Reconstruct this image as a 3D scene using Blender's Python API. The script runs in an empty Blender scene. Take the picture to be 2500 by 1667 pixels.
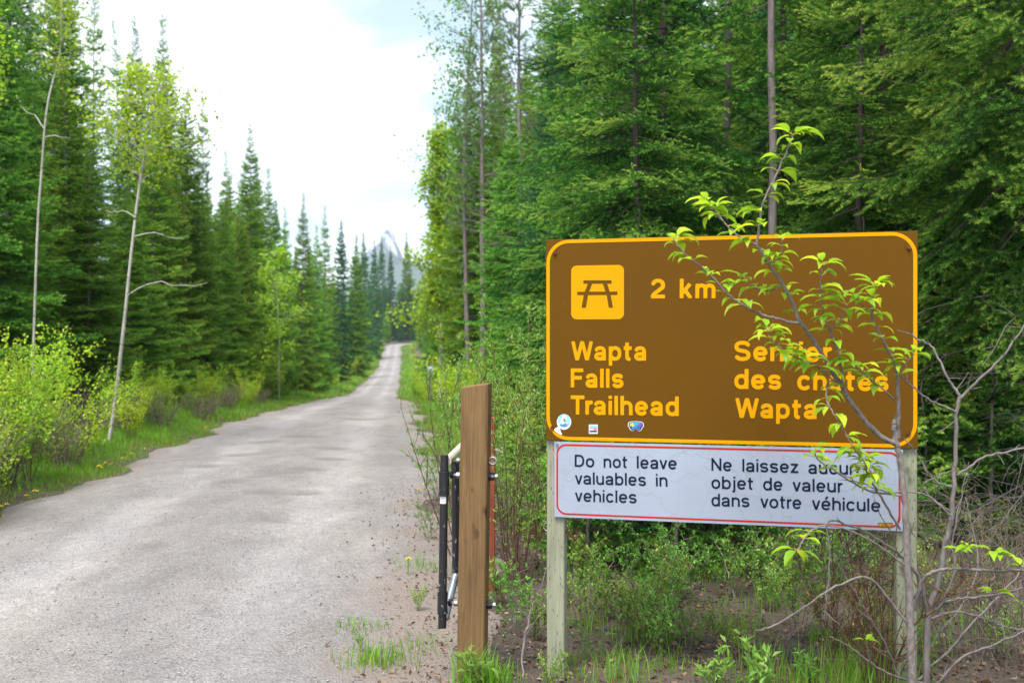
import bpy, math, random
import numpy as np
from math import radians as R

S = bpy.context.scene
COL = S.collection
rng = np.random.default_rng(11)
random.seed(11)

# ------------------------------------------------------------------ camera
F, W2, CX, CY, EYE = 2430.0, 2500.0, 1250.0, 833.0, 1.65
cam_d = bpy.data.cameras.new('camera')
cam_d.sensor_width = 36.0
cam_d.lens = F / W2 * 36.0
cam_d.clip_start, cam_d.clip_end = 0.1, 9000
cam_d.dof.use_dof = True
cam_d.dof.focus_distance = 5.5
cam_d.dof.aperture_fstop = 2.7
cam = bpy.data.objects.new('camera', cam_d)
cam.location = (0, 0, EYE)
cam.rotation_euler = (R(90), 0, 0)
COL.objects.link(cam)
S.camera = cam

# ------------------------------------------------------------------ sky, sun, exposure
SUN_EL, SUN_AZ = 63.0, 205.0            # azimuth clockwise from +Y (the view direction)
world = bpy.data.worlds.new('World')
S.world = world
world.use_nodes = True
wn, wl = world.node_tree.nodes, world.node_tree.links
wn.clear()
w_out = wn.new('ShaderNodeOutputWorld')
w_bg = wn.new('ShaderNodeBackground')
w_bg.inputs['Strength'].default_value = 0.11
w_sky = wn.new('ShaderNodeTexSky')
w_sky.sky_type = 'NISHITA'
w_sky.sun_disc = False
w_sky.sun_elevation = R(SUN_EL)
w_sky.sun_rotation = R(SUN_AZ)
w_tc = wn.new('ShaderNodeTexCoord')
w_map = wn.new('ShaderNodeMapping')
w_map.inputs['Scale'].default_value = (1.0, 1.0, 2.6)
w_map.inputs['Location'].default_value = (0.35, 0.2, 0.1)
w_no = wn.new('ShaderNodeTexNoise')
w_no.inputs['Scale'].default_value = 2.3
w_no.inputs['Detail'].default_value = 8
w_no.inputs['Roughness'].default_value = 0.55
w_ramp = wn.new('ShaderNodeValToRGB')
w_ramp.color_ramp.elements[0].position = 0.39
w_ramp.color_ramp.elements[1].position = 0.60
w_mix = wn.new('ShaderNodeMix')
w_mix.data_type = 'RGBA'
w_mix.inputs[7].default_value = (9.0, 9.3, 9.8, 1)
wl.new(w_tc.outputs['Generated'], w_map.inputs[0])
wl.new(w_map.outputs[0], w_no.inputs['Vector'])
wl.new(w_no.outputs[0], w_ramp.inputs[0])
wl.new(w_ramp.outputs[0], w_mix.inputs[0])
wl.new(w_sky.outputs[0], w_mix.inputs[6])
wl.new(w_mix.outputs[2], w_bg.inputs[0])
wl.new(w_bg.outputs[0], w_out.inputs[0])

sun_d = bpy.data.lights.new('sun', 'SUN')
sun_d.energy = 2.7
sun_d.angle = R(24)
sun_d.color = (1.0, 0.95, 0.87)
sun = bpy.data.objects.new('sun', sun_d)
sun.rotation_euler = (R(90 - SUN_EL), 0, R(180 - SUN_AZ))
COL.objects.link(sun)

S.view_settings.view_transform = 'Standard'
S.view_settings.look = 'None'
S.view_settings.gamma = 1
S.view_settings.exposure = 1.36
try:
    S.cycles.use_denoising = True
    S.cycles.max_bounces = 6
    S.cycles.diffuse_bounces = 3
    S.cycles.transmission_bounces = 3
    S.cycles.glossy_bounces = 2
    S.cycles.caustics_reflective = S.cycles.caustics_refractive = False
except Exception:
    pass

# ------------------------------------------------------------------ helpers
Q = 2500.0 / 2352.0                      # notes were taken on a 2352 px wide view of the photo
def P(x, y, d):                          # viewed pixel + distance -> point in the world
    return np.array([(x * Q - CX) / F * d, d, EYE - (y * Q - CY) / F * d])

def tag(o, label=None, cat=None, group=None, kind=None):
    if label: o['label'] = label
    if cat: o['category'] = cat
    if group: o['group'] = group
    if kind: o['kind'] = kind
    return o

def empty(name, loc=(0, 0, 0), rz=0.0, sc=1.0, label=None, cat=None, group=None):
    o = bpy.data.objects.new(name, None)
    o.empty_display_size = 0.2
    o.location = loc
    o.rotation_euler = (0, 0, rz)
    o.scale = (sc, sc, sc) if np.isscalar(sc) else sc
    COL.objects.link(o)
    return tag(o, label, cat, group)

def link(name, me, parent=None):
    o = bpy.data.objects.new(name, me)
    COL.objects.link(o)
    if parent is not None: o.parent = parent
    return o

def copy_tree(o, parent=None):
    c = o.copy()
    COL.objects.link(c)
    if parent is not None: c.parent = parent
    for ch in list(o.children): copy_tree(ch, c)
    return c

class MB:
    """Collects triangles and quads (numpy) with a material slot and a per point tint."""
    def __init__(s):
        s.v, s.t, s.f3, s.f4, s.m3, s.m4, s.n = [], [], [], [], [], [], 0
    def add(s, v, f, mat=0, tint=0.5):
        v = np.asarray(v, float).reshape(-1, 3)
        f = np.asarray(f, int)
        s.v.append(v)
        s.t.append(np.broadcast_to(np.asarray(tint, float), (len(v),)))
        if len(f):
            if f.shape[1] == 3: s.f3.append(f + s.n); s.m3.append(np.full(len(f), mat))
            else: s.f4.append(f + s.n); s.m4.append(np.full(len(f), mat))
        s.n += len(v)
    def merge(s, o, M=None, off=None, tint=0.0):
        for i, v in enumerate(o.v):
            v2 = v if M is None else v @ M.T
            if off is not None: v2 = v2 + off
            s.v.append(v2); s.t.append(o.t[i] + tint)
        s.f3 += [f + s.n for f in o.f3]; s.m3 += o.m3
        s.f4 += [f + s.n for f in o.f4]; s.m4 += o.m4
        s.n += o.n
    def flat(s):
        s.v = [np.concatenate(s.v)]; s.t = [np.concatenate(s.t)]
        for a, b in (('f3', 'm3'), ('f4', 'm4')):
            if getattr(s, a):
                setattr(s, a, [np.concatenate(getattr(s, a))]); setattr(s, b, [np.concatenate(getattr(s, b))])
        return s
    def mesh(s, name, mats, smooth=False):
        s.flat()
        v, t = s.v[0], s.t[0]
        f3 = s.f3[0] if s.f3 else np.zeros((0, 3), int)
        f4 = s.f4[0] if s.f4 else np.zeros((0, 4), int)
        mi = np.concatenate([s.m3[0] if s.m3 else np.zeros(0, int), s.m4[0] if s.m4 else np.zeros(0, int)])
        me = bpy.data.meshes.new(name)
        me.vertices.add(len(v)); me.vertices.foreach_set('co', v.astype(np.float32).ravel())
        loops = np.concatenate([f3.ravel(), f4.ravel()]).astype(np.int32)
        me.loops.add(len(loops)); me.loops.foreach_set('vertex_index', loops)
        ls = np.concatenate([np.arange(len(f3)) * 3, len(f3) * 3 + np.arange(len(f4)) * 4]).astype(np.int32)
        me.polygons.add(len(ls)); me.polygons.foreach_set('loop_start', ls)
        me.polygons.foreach_set('material_index', mi.astype(np.int32))
        me.polygons.foreach_set('use_smooth', np.full(len(ls), bool(smooth)))
        a = me.attributes.new('tint', 'FLOAT', 'POINT')
        a.data.foreach_set('value', t.astype(np.float32))
        for m in (mats if isinstance(mats, (list, tuple)) else [mats]): me.materials.append(m)
        me.update(calc_edges=True)
        return me
    def obj(s, name, mats, parent=None, smooth=False):
        return link(name, s.mesh(name, mats, smooth), parent)

def unit(a):
    a = np.asarray(a, float)
    return a / np.maximum(np.linalg.norm(a, axis=-1, keepdims=True), 1e-9)

def spline(pts, n):
    """Catmull-Rom through pts, n points in all."""
    p = np.asarray(pts, float)
    if len(p) < 3:
        u = np.linspace(0, 1, n)[:, None]
        return p[0] * (1 - u) + p[-1] * u
    q = np.vstack([2 * p[0] - p[1], p, 2 * p[-1] - p[-2]])
    u = np.linspace(0, len(p) - 1 - 1e-6, n)
    i = u.astype(int); t = (u - i)[:, None]
    a, b, c, d = q[i], q[i + 1], q[i + 2], q[i + 3]
    return 0.5 * (2 * b + (c - a) * t + (2 * a - 5 * b + 4 * c - d) * t * t + (3 * b - a - 3 * c + d) * t ** 3)

def tube(mb, pts, r0, r1=None, k=5, mat=0, tint=0.5, cap=False, rough=0.0):
    p = np.asarray(pts, float); n = len(p)
    r = np.linspace(r0, r0 if r1 is None else r1, n) if np.isscalar(r0) else np.asarray(r0, float)
    d = unit(np.gradient(p, axis=0))
    ref = np.array([0.0, 0, 1]) if abs(d[:, 2]).mean() < 0.8 else np.array([1.0, 0, 0])
    a = unit(np.cross(d, ref)); b = np.cross(d, a)
    th = np.arange(k) * 2 * np.pi / k
    rr = r[:, None] * (1 + rough * rng.normal(size=(n, k)))
    ring = p[:, None] + (a[:, None] * np.cos(th)[None, :, None] + b[:, None] * np.sin(th)[None, :, None]) * rr[..., None]
    i = np.arange(n - 1)[:, None] * k; j = np.arange(k)[None]; j2 = (j + 1) % k
    f = np.stack([i + j, i + j2, i + k + j2, i + k + j], -1).reshape(-1, 4)
    mb.add(ring.reshape(-1, 3), f, mat, tint)
    if cap:
        for e in (0, n - 1):
            base = ring[e]; c = p[e]
            m = np.vstack([base, c])
            mb.add(m, [[q, (q + 1) % k, k] for q in range(k)], mat, tint)

def box(mb, lo, hi, mat=0, bev=0.0, tint=0.5):
    lo, hi = np.array(lo, float), np.array(hi, float)
    if bev <= 0:
        v = np.array([[x, y, z] for z in (lo[2], hi[2]) for y in (lo[1], hi[1]) for x in (lo[0], hi[0])])
        mb.add(v, [[0, 2, 3, 1], [4, 5, 7, 6], [0, 1, 5, 4], [2, 6, 7, 3], [0, 4, 6, 2], [1, 3, 7, 5]], mat, tint)
        return
    # chamfered prism: an octagonal outline in x,y lofted up z with chamfered ends
    def ring(ins, z):
        x0, x1, y0, y1 = lo[0] + ins, hi[0] - ins, lo[1] + ins, hi[1] - ins
        b = bev
        return [[x0 + b, y0, z], [x1 - b, y0, z], [x1, y0 + b, z], [x1, y1 - b, z], [x1 - b, y1, z], [x0 + b, y1, z], [x0, y1 - b, z], [x0, y0 + b, z]]
    rs = [ring(bev, lo[2]), ring(0, lo[2] + bev), ring(0, hi[2] - bev), ring(bev, hi[2])]
    f = []
    for q in range(3):
        for j in range(8):
            f.append([q * 8 + j, q * 8 + (j + 1) % 8, q * 8 + 8 + (j + 1) % 8, q * 8 + 8 + j])
    for e in (0, 24):
        f += [[e + 0, e + 1, e + 2, e + 3], [e + 3, e + 4, e + 7, e + 0], [e + 4, e + 5, e + 6, e + 7]]
    mb.add(np.array(rs).reshape(-1, 3), f, mat, tint)

# ------------------------------------------------------------------ materials
def mat_new(name):
    m = bpy.data.materials.new(name)
    m.use_nodes = True
    nt = m.node_tree
    b = nt.nodes['Principled BSDF']
    return m, nt, nt.nodes, nt.links, b

def ramp(nodes, stops):
    r = nodes.new('ShaderNodeValToRGB')
    e = r.color_ramp.elements
    while len(e) < len(stops): e.new(0.5)
    for x, (pos, c) in zip(e, stops):
        x.position = pos; x.color = (*c, 1)
    return r

def noise(nodes, links, scale, detail=4, rough=0.5, coord='Object', stretch=None, dist=0.0):
    tc = nodes.new('ShaderNodeTexCoord')
    n = nodes.new('ShaderNodeTexNoise')
    n.inputs['Scale'].default_value = scale
    n.inputs['Detail'].default_value = detail
    n.inputs['Roughness'].default_value = rough
    n.inputs['Distortion'].default_value = dist
    if stretch:
        mp = nodes.new('ShaderNodeMapping')
        mp.inputs['Scale'].default_value = stretch
        links.new(tc.outputs[coord], mp.inputs[0]); links.new(mp.outputs[0], n.inputs['Vector'])
    else:
        links.new(tc.outputs[coord], n.inputs['Vector'])
    return n

def bump(nodes, links, b, h, strength=0.3, dist=0.01):
    bp = nodes.new('ShaderNodeBump')
    bp.inputs['Strength'].default_value = strength
    bp.inputs['Distance'].default_value = dist
    links.new(h, bp.inputs['Height']); links.new(bp.outputs[0], b.inputs['Normal'])

def mixc(nodes, links, fac, a, b, mode='MIX'):
    m = nodes.new('ShaderNodeMix'); m.data_type = 'RGBA'; m.blend_type = mode
    for sock, val in ((0, fac), (6, a), (7, b)):
        if hasattr(val, 'is_linked') or hasattr(val, 'links'): links.new(val, m.inputs[sock])
        elif isinstance(val, (tuple, list)): m.inputs[sock].default_value = (*val, 1)
        else: m.inputs[sock].default_value = val
    return m.outputs[2]

def leaf_mat(name, stops, rough=0.5, trans=0.3, hue=0.03, val=0.35, spec=0.35):
    """Foliage: the tint of each leaf or twig drives its own colour; every tree shifts it a little."""
    m, nt, n, l, b = mat_new(name)
    at = n.new('ShaderNodeAttribute'); at.attribute_name = 'tint'
    rp = ramp(n, stops)
    l.new(at.outputs['Fac'], rp.inputs[0])
    oi = n.new('ShaderNodeObjectInfo')
    hs = n.new('ShaderNodeHueSaturation')
    mr = n.new('ShaderNodeMapRange'); mr.inputs[3].default_value = 0.5 - hue; mr.inputs[4].default_value = 0.5 + hue
    mv = n.new('ShaderNodeMapRange'); mv.inputs[3].default_value = 1 - val * 0.6; mv.inputs[4].default_value = 1 + val
    wn_ = n.new('ShaderNodeTexWhiteNoise'); wn_.noise_dimensions = '1D'
    l.new(oi.outputs['Random'], wn_.inputs['W'])
    l.new(oi.outputs['Random'], mr.inputs[0]); l.new(wn_.outputs['Value'], mv.inputs[0])
    l.new(mr.outputs[0], hs.inputs['Hue']); l.new(mv.outputs[0], hs.inputs['Value'])
    l.new(rp.outputs[0], hs.inputs['Color'])
    l.new(hs.outputs[0], b.inputs['Base Color'])
    b.inputs['Roughness'].default_value = rough
    b.inputs['Specular IOR Level'].default_value = spec
    if trans > 0:
        tr = n.new('ShaderNodeBsdfTranslucent'); mx = n.new('ShaderNodeMixShader'); mx.inputs[0].default_value = trans
        g = n.new('ShaderNodeHueSaturation'); g.inputs['Hue'].default_value = 0.485; g.inputs['Value'].default_value = 1.5
        l.new(hs.outputs[0], g.inputs['Color']); l.new(g.outputs[0], tr.inputs[0])
        l.new(b.outputs[0], mx.inputs[1]); l.new(tr.outputs[0], mx.inputs[2])
        l.new(mx.outputs[0], n['Material Output'].inputs[0])
    return m

def bark_mat(name, c0, c1, scale=18, stretch=(1, 1, 0.25), rough=0.9, bm=0.5):
    m, nt, n, l, b = mat_new(name)
    no = noise(n, l, scale, 6, 0.65, stretch=stretch)
    rp = ramp(n, [(0.3, c0), (0.7, c1)])
    l.new(no.outputs[0], rp.inputs[0]); l.new(rp.outputs[0], b.inputs['Base Color'])
    b.inputs['Roughness'].default_value = rough
    b.inputs['Specular IOR Level'].default_value = 0.2
    bump(n, l, b, no.outputs[0], bm, 0.01)
    return m

M = {}
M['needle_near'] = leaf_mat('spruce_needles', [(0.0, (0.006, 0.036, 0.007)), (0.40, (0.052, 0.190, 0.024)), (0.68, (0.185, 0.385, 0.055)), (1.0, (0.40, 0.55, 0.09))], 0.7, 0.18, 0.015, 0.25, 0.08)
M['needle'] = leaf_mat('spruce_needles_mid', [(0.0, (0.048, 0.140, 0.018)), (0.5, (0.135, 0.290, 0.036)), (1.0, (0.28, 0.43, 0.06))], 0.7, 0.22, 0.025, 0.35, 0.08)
M['needle_blue'] = leaf_mat('spruce_needles_teal', [(0.0, (0.024, 0.092, 0.034)), (0.5, (0.056, 0.175, 0.062)), (1.0, (0.12, 0.27, 0.09))], 0.7, 0.22, 0.02, 0.3, 0.08)
M['pine'] = leaf_mat('pine_needles', [(0.0, (0.06, 0.125, 0.035)), (0.5, (0.12, 0.215, 0.055)), (1.0, (0.22, 0.32, 0.09))], 0.5, 0.25, 0.02, 0.3)
M['aspen_leaf'] = leaf_mat('aspen_leaves', [(0.0, (0.13, 0.25, 0.012)), (0.5, (0.25, 0.41, 0.02)), (1.0, (0.37, 0.51, 0.045))], 0.4, 0.42, 0.01, 0.2)
M['cottonwood_leaf'] = leaf_mat('cottonwood_leaves', [(0.0, (0.06, 0.15, 0.03)), (0.5, (0.11, 0.24, 0.04)), (1.0, (0.2, 0.34, 0.05))], 0.5, 0.3, 0.01, 0.2, 0.1)
M['shrub_leaf'] = leaf_mat('shrub_leaves', [(0.0, (0.13, 0.24, 0.010)), (0.5, (0.27, 0.43, 0.018)), (1.0, (0.44, 0.56, 0.04))], 0.45, 0.38, 0.02, 0.3)
M['under_leaf'] = leaf_mat('undergrowth_leaves', [(0.0, (0.045, 0.12, 0.014)), (0.5, (0.095, 0.22, 0.022)), (1.0, (0.20, 0.36, 0.04))], 0.5, 0.3, 0.03, 0.35, 0.2)
M['willow_leaf'] = leaf_mat('willow_leaves', [(0.0, (0.09, 0.19, 0.03)), (0.5, (0.17, 0.30, 0.05)), (1.0, (0.29, 0.42, 0.10))], 0.45, 0.35, 0.02, 0.25)
M['poplar_leaf'] = leaf_mat('poplar_leaves', [(0.0, (0.11, 0.23, 0.012)), (0.5, (0.23, 0.40, 0.02)), (1.0, (0.42, 0.52, 0.03))], 0.42, 0.45, 0.006, 0.1, 0.3)
M['grass'] = leaf_mat('grass_blades', [(0.0, (0.24, 0.20, 0.09)), (0.22, (0.20, 0.22, 0.05)), (0.35, (0.085, 0.24, 0.014)), (0.75, (0.16, 0.37, 0.02)), (1.0, (0.28, 0.45, 0.04))], 0.5, 0.35, 0.0, 0.0)
M['litter'] = leaf_mat('dry_leaves', [(0.0, (0.05, 0.028, 0.016)), (0.5, (0.12, 0.074, 0.045)), (0.85, (0.21, 0.15, 0.10)), (1.0, (0.30, 0.23, 0.165))], 0.75, 0.1, 0.0, 0.0, 0.2)
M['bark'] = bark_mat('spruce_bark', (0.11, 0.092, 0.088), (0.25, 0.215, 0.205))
M['bark_shade'] = bark_mat('shaded_spruce_bark', (0.03, 0.025, 0.022), (0.075, 0.062, 0.056))  # spruce bark darkened in its colour, standing in for shade inside the crown
M['bark_dark'] = bark_mat('dark_twig_bark', (0.035, 0.026, 0.022), (0.10, 0.078, 0.064))
M['twig_grey'] = bark_mat('grey_twig_bark', (0.09, 0.077, 0.072), (0.22, 0.195, 0.185), 30)
M['twig_red'] = bark_mat('red_twig_bark', (0.055, 0.026, 0.017), (0.14, 0.078, 0.05), 30)
M['twig_shade'] = bark_mat('shaded_twig_bark', (0.035, 0.03, 0.028), (0.10, 0.088, 0.082), 30)  # darker copy of the grey twig bark, thicket shade mixed into the colour
M['twig_brown'] = bark_mat('brown_twig_bark', (0.075, 0.058, 0.05), (0.18, 0.145, 0.125), 30)
M['sap_bark'] = bark_mat('sapling_bark', (0.10, 0.085, 0.078), (0.24, 0.21, 0.195), 60, (1, 1, 0.6))

def aspen_bark():
    m, nt, n, l, b = mat_new('aspen_bark')
    a = noise(n, l, 6, 5, 0.6, stretch=(2, 2, 1))
    c = noise(n, l, 9, 3, 0.5, stretch=(0.6, 0.6, 3.5))
    r1 = ramp(n, [(0.3, (0.27, 0.255, 0.215)), (0.7, (0.46, 0.44, 0.39))])
    r2 = ramp(n, [(0.62, (0, 0, 0)), (0.68, (1, 1, 1))])
    l.new(a.outputs[0], r1.inputs[0]); l.new(c.outputs[0], r2.inputs[0])
    l.new(mixc(n, l, r2.outputs[0], r1.outputs[0], (0.055, 0.045, 0.04)), b.inputs['Base Color'])
    b.inputs['Roughness'].default_value = 0.75
    return m
M['aspen_bark'] = aspen_bark()

def plain(name, c, rough=0.5, metal=0.0, spec=0.5, var=0.12, scale=25, bm=0.0):
    m, nt, n, l, b = mat_new(name)
    no = noise(n, l, scale, 5, 0.6)
    lo = tuple(x * (1 - var) for x in c); hi = tuple(min(1, x * (1 + var)) for x in c)
    rp = ramp(n, [(0.3, lo), (0.7, hi)])
    l.new(no.outputs[0], rp.inputs[0]); l.new(rp.outputs[0], b.inputs['Base Color'])
    b.inputs['Roughness'].default_value = rough
    b.inputs['Metallic'].default_value = metal
    b.inputs['Specular IOR Level'].default_value = spec
    if bm: bump(n, l, b, no.outputs[0], bm, 0.004)
    return m

def wood(name, c0, c1, c2, knots=True, grain=110, slots=False):
    """Sawn timber: long grain up z, blotches, dark knots and, when pressure treated, short incised slots."""
    m, nt, n, l, b = mat_new(name)
    g = noise(n, l, grain, 5, 0.6, stretch=(1, 1, 0.03), dist=0.9)
    bl = noise(n, l, 5, 4, 0.6, stretch=(1.2, 1.2, 0.5))
    rp = ramp(n, [(0.25, c0), (0.5, c1), (0.78, c2)])
    l.new(g.outputs[0], rp.inputs[0])
    rb = ramp(n, [(0.25, (0.72, 0.72, 0.74)), (0.7, (1.12, 1.12, 1.08))])
    l.new(bl.outputs[0], rb.inputs[0])
    c = mixc(n, l, 1.0, rp.outputs[0], rb.outputs[0], 'MULTIPLY')
    if knots:
        kn = noise(n, l, 7.5, 2, 0.4, stretch=(1.3, 1.3, 0.9))
        rk = ramp(n, [(0.65, (0, 0, 0)), (0.73, (1, 1, 1))])
        l.new(kn.outputs[0], rk.inputs[0])
        c = mixc(n, l, rk.outputs[0], c, tuple(x * 0.3 for x in c0))
    if slots:
        tc = n.new('ShaderNodeTexCoord'); mp = n.new('ShaderNodeMapping'); vo = n.new('ShaderNodeTexVoronoi')
        mp.inputs['Scale'].default_value = (95, 95, 22)
        l.new(tc.outputs['Object'], mp.inputs[0]); l.new(mp.outputs[0], vo.inputs['Vector'])
        vo.inputs['Scale'].default_value = 1.0; vo.inputs['Randomness'].default_value = 0.75
        rs = ramp(n, [(0.16, (1, 1, 1)), (0.26, (0, 0, 0))])
        l.new(vo.outputs['Distance'], rs.inputs[0])
        c = mixc(n, l, rs.outputs[0], c, tuple(x * 0.55 for x in c0))
    l.new(c, b.inputs['Base Color'])
    b.inputs['Roughness'].default_value = 0.8
    b.inputs['Specular IOR Level'].default_value = 0.25
    bump(n, l, b, g.outputs[0], 0.25, 0.004)
    return m
M['gate_wood'] = wood('cedar_timber', (0.085, 0.050, 0.022), (0.15, 0.088, 0.036), (0.21, 0.132, 0.062), grain=95)
M['red_wood'] = wood('red_stained_timber', (0.15, 0.036, 0.018), (0.22, 0.058, 0.028), (0.26, 0.09, 0.045))
M['green_wood'] = wood('treated_timber', (0.17, 0.18, 0.12), (0.25, 0.26, 0.18), (0.31, 0.315, 0.23), slots=True)
M['log_wood'] = wood('weathered_log', (0.20, 0.18, 0.16), (0.34, 0.31, 0.285), (0.44, 0.41, 0.38), knots=False)

def enamel(name, c, dirt, dirt_amt=0.5, cracks=False, rough=0.6):
    m, nt, n, l, b = mat_new(name)
    a = noise(n, l, 3.0, 6, 0.65)
    f = noise(n, l, 120, 3, 0.6)
    ra = ramp(n, [(0.42, (0, 0, 0)), (0.85, (dirt_amt,) * 3)])
    l.new(a.outputs[0], ra.inputs[0])
    col = mixc(n, l, ra.outputs[0], c, dirt)
    rf = ramp(n, [(0.72, (0, 0, 0)), (0.8, (0.5,) * 3)])
    l.new(f.outputs[0], rf.inputs[0])
    col = mixc(n, l, rf.outputs[0], col, tuple(x * 0.75 for x in c))
    sc_ = noise(n, l, 26, 3, 0.55, stretch=(1, 1, 0.45))
    rs_ = ramp(n, [(0.70, (0, 0, 0)), (0.76, (0.22,) * 3)])
    l.new(sc_.outputs[0], rs_.inputs[0])
    col = mixc(n, l, rs_.outputs[0], col, tuple(min(0.7, x * 1.5 + 0.06) for x in c))
    if cracks:
        tc = n.new('ShaderNodeTexCoord'); vo = n.new('ShaderNodeTexVoronoi'); vo.feature = 'DISTANCE_TO_EDGE'
        wob = noise(n, l, 4, 3, 0.5)
        add = n.new('ShaderNodeVectorMath'); add.operation = 'MULTIPLY_ADD'
        add.inputs[1].default_value = (0.35, 0.35, 0.35)
        l.new(wob.outputs['Color'], add.inputs[0]); l.new(tc.outputs['Object'], add.inputs[2])
        vo.inputs['Scale'].default_value = 6.5
        l.new(add.outputs[0], vo.inputs['Vector'])
        rc = ramp(n, [(0.004, (0.32,) * 3), (0.014, (0, 0, 0))])
        l.new(vo.outputs['Distance'], rc.inputs[0])
        col = mixc(n, l, rc.outputs[0], col, (0.19, 0.175, 0.16))
    l.new(col, b.inputs['Base Color'])
    b.inputs['Roughness'].default_value = rough
    b.inputs['Specular IOR Level'].default_value = 0.08
    wv = noise(n, l, 9, 2, 0.4, stretch=(1, 1, 5))
    bump(n, l, b, wv.outputs[0], 0.05, 0.01)
    return m
M['sign_brown'] = enamel('brown_enamel', (0.104, 0.046, 0.0022), (0.088, 0.042, 0.006), 0.6)
M['sign_yellow'] = enamel('yellow_vinyl', (0.56, 0.255, 0.0), (0.50, 0.23, 0.002), 0.4)
M['sign_white'] = enamel('white_enamel', (0.28, 0.318, 0.395), (0.225, 0.22, 0.235), 0.35, cracks=True)
M['sign_red'] = enamel('red_vinyl', (0.36, 0.018, 0.012), (0.34, 0.06, 0.04), 0.4)
M['sign_navy'] = enamel('navy_vinyl', (0.006, 0.010, 0.032), (0.016, 0.022, 0.05), 0.5)
M['rust'] = plain('rusty_steel', (0.10, 0.037, 0.016), 0.85, 0.2, 0.3, 0.4, 60, 0.5)
M['zinc'] = plain('galvanised_steel', (0.26, 0.265, 0.27), 0.5, 0.6, 0.5, 0.2, 40)
M['rail'] = plain('weathered_pipe', (0.44, 0.43, 0.33), 0.6, 0.1, 0.4, 0.2, 30)
M['black_pipe'] = None
def black_pipe():
    m, nt, n, l, b = mat_new('black_painted_pipe')
    a = noise(n, l, 55, 4, 0.6, stretch=(1, 1, 0.6))
    r = ramp(n, [(0.62, (0.012, 0.012, 0.014)), (0.70, (0.26, 0.26, 0.27))])
    l.new(a.outputs[0], r.inputs[0]); l.new(r.outputs[0], b.inputs['Base Color'])
    b.inputs['Roughness'].default_value = 0.33
    return m
M['black_pipe'] = black_pipe()

def road_mat():
    m, nt, n, l, b = mat_new('packed_gravel')
    big = noise(n, l, 0.55, 7, 0.64, stretch=(1.5, 0.55, 1), dist=0.3)
    mid = noise(n, l, 2.4, 6, 0.68, stretch=(1.3, 0.7, 1))
    hol = noise(n, l, 0.8, 6, 0.62, stretch=(0.9, 0.9, 1), dist=0.8)
    fine = noise(n, l, 55, 6, 0.75)
    peb = n.new('ShaderNodeTexVoronoi'); tc = n.new('ShaderNodeTexCoord'); l.new(tc.outputs['Object'], peb.inputs['Vector'])
    peb.inputs['Scale'].default_value = 60
    r0 = ramp(n, [(0.28, (0.178, 0.166, 0.160)), (0.46, (0.225, 0.214, 0.210)), (0.66, (0.285, 0.266, 0.248))])
    l.new(big.outputs[0], r0.inputs[0])
    r1 = ramp(n, [(0.3, (0.87, 0.86, 0.86)), (0.62, (1.06, 1.06, 1.07))]); l.new(mid.outputs[0], r1.inputs[0])
    c = mixc(n, l, 1.0, r0.outputs[0], r1.outputs[0], 'MULTIPLY')
    r2 = ramp(n, [(0.58, (0, 0, 0)), (0.70, (0.6,) * 3)]); l.new(hol.outputs[0], r2.inputs[0])
    c = mixc(n, l, r2.outputs[0], c, (0.20, 0.18, 0.165))
    tr_ = n.new('ShaderNodeAttribute'); tr_.attribute_name = 'track'
    tn = noise(n, l, 0.9, 5, 0.6)
    tm = n.new('ShaderNodeMath'); tm.operation = 'MULTIPLY'; l.new(tr_.outputs['Fac'], tm.inputs[0]); l.new(tn.outputs[0], tm.inputs[1])
    rt_ = ramp(n, [(0.1, (0.90, 0.885, 0.87)), (0.5, (1.12, 1.12, 1.13))]); l.new(tm.outputs[0], rt_.inputs[0])
    c = mixc(n, l, 1.0, c, rt_.outputs[0], 'MULTIPLY')
    r3 = ramp(n, [(0.28, (0.50,) * 3), (0.5, (1.0,) * 3), (0.74, (1.42,) * 3)]); l.new(fine.outputs[0], r3.inputs[0])
    c = mixc(n, l, 1.0, c, r3.outputs[0], 'MULTIPLY')
    gr2 = noise(n, l, 17, 4, 0.7)
    r4 = ramp(n, [(0.3, (0.84, 0.83, 0.82)), (0.68, (1.12,) * 3)]); l.new(gr2.outputs[0], r4.inputs[0])
    c = mixc(n, l, 1.0, c, r4.outputs[0], 'MULTIPLY')
    pa = n.new('ShaderNodeAttribute'); pa.attribute_name = 'pit'
    pm = n.new('ShaderNodeMath'); pm.operation = 'MULTIPLY'; l.new(pa.outputs['Fac'], pm.inputs[0]); l.new(mid.outputs[0], pm.inputs[1])
    rp_ = ramp(n, [(0.15, (0, 0, 0)), (0.5, (0.8,) * 3)]); l.new(pm.outputs[0], rp_.inputs[0])
    c = mixc(n, l, rp_.outputs[0], c, (0.145, 0.135, 0.125))
    # bare earth towards the edges of the track
    at = n.new('ShaderNodeAttribute'); at.attribute_name = 'tint'
    en = noise(n, l, 1.6, 5, 0.65)
    ma = n.new('ShaderNodeMath'); ma.operation = 'MULTIPLY_ADD'; ma.inputs[1].default_value = 0.5
    l.new(en.outputs[0], ma.inputs[0]); l.new(at.outputs['Fac'], ma.inputs[2])
    re_ = ramp(n, [(0.68, (0, 0, 0)), (1.22, (0.85,) * 3)])
    re_.color_ramp.elements[1].position = 1.0
    l.new(ma.outputs[0], re_.inputs[0])
    c = mixc(n, l, re_.outputs[0], c, (0.20, 0.162, 0.135))
    l.new(c, b.inputs['Base Color'])
    b.inputs['Roughness'].default_value = 0.9
    b.inputs['Specular IOR Level'].default_value = 0.25
    mx = n.new('ShaderNodeMath'); mx.operation = 'ADD'
    l.new(fine.outputs[0], mx.inputs[0]); l.new(peb.outputs['Distance'], mx.inputs[1])
    bump(n, l, b, mx.outputs[0], 0.8, 0.014)
    return m
M['road'] = road_mat()

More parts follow.
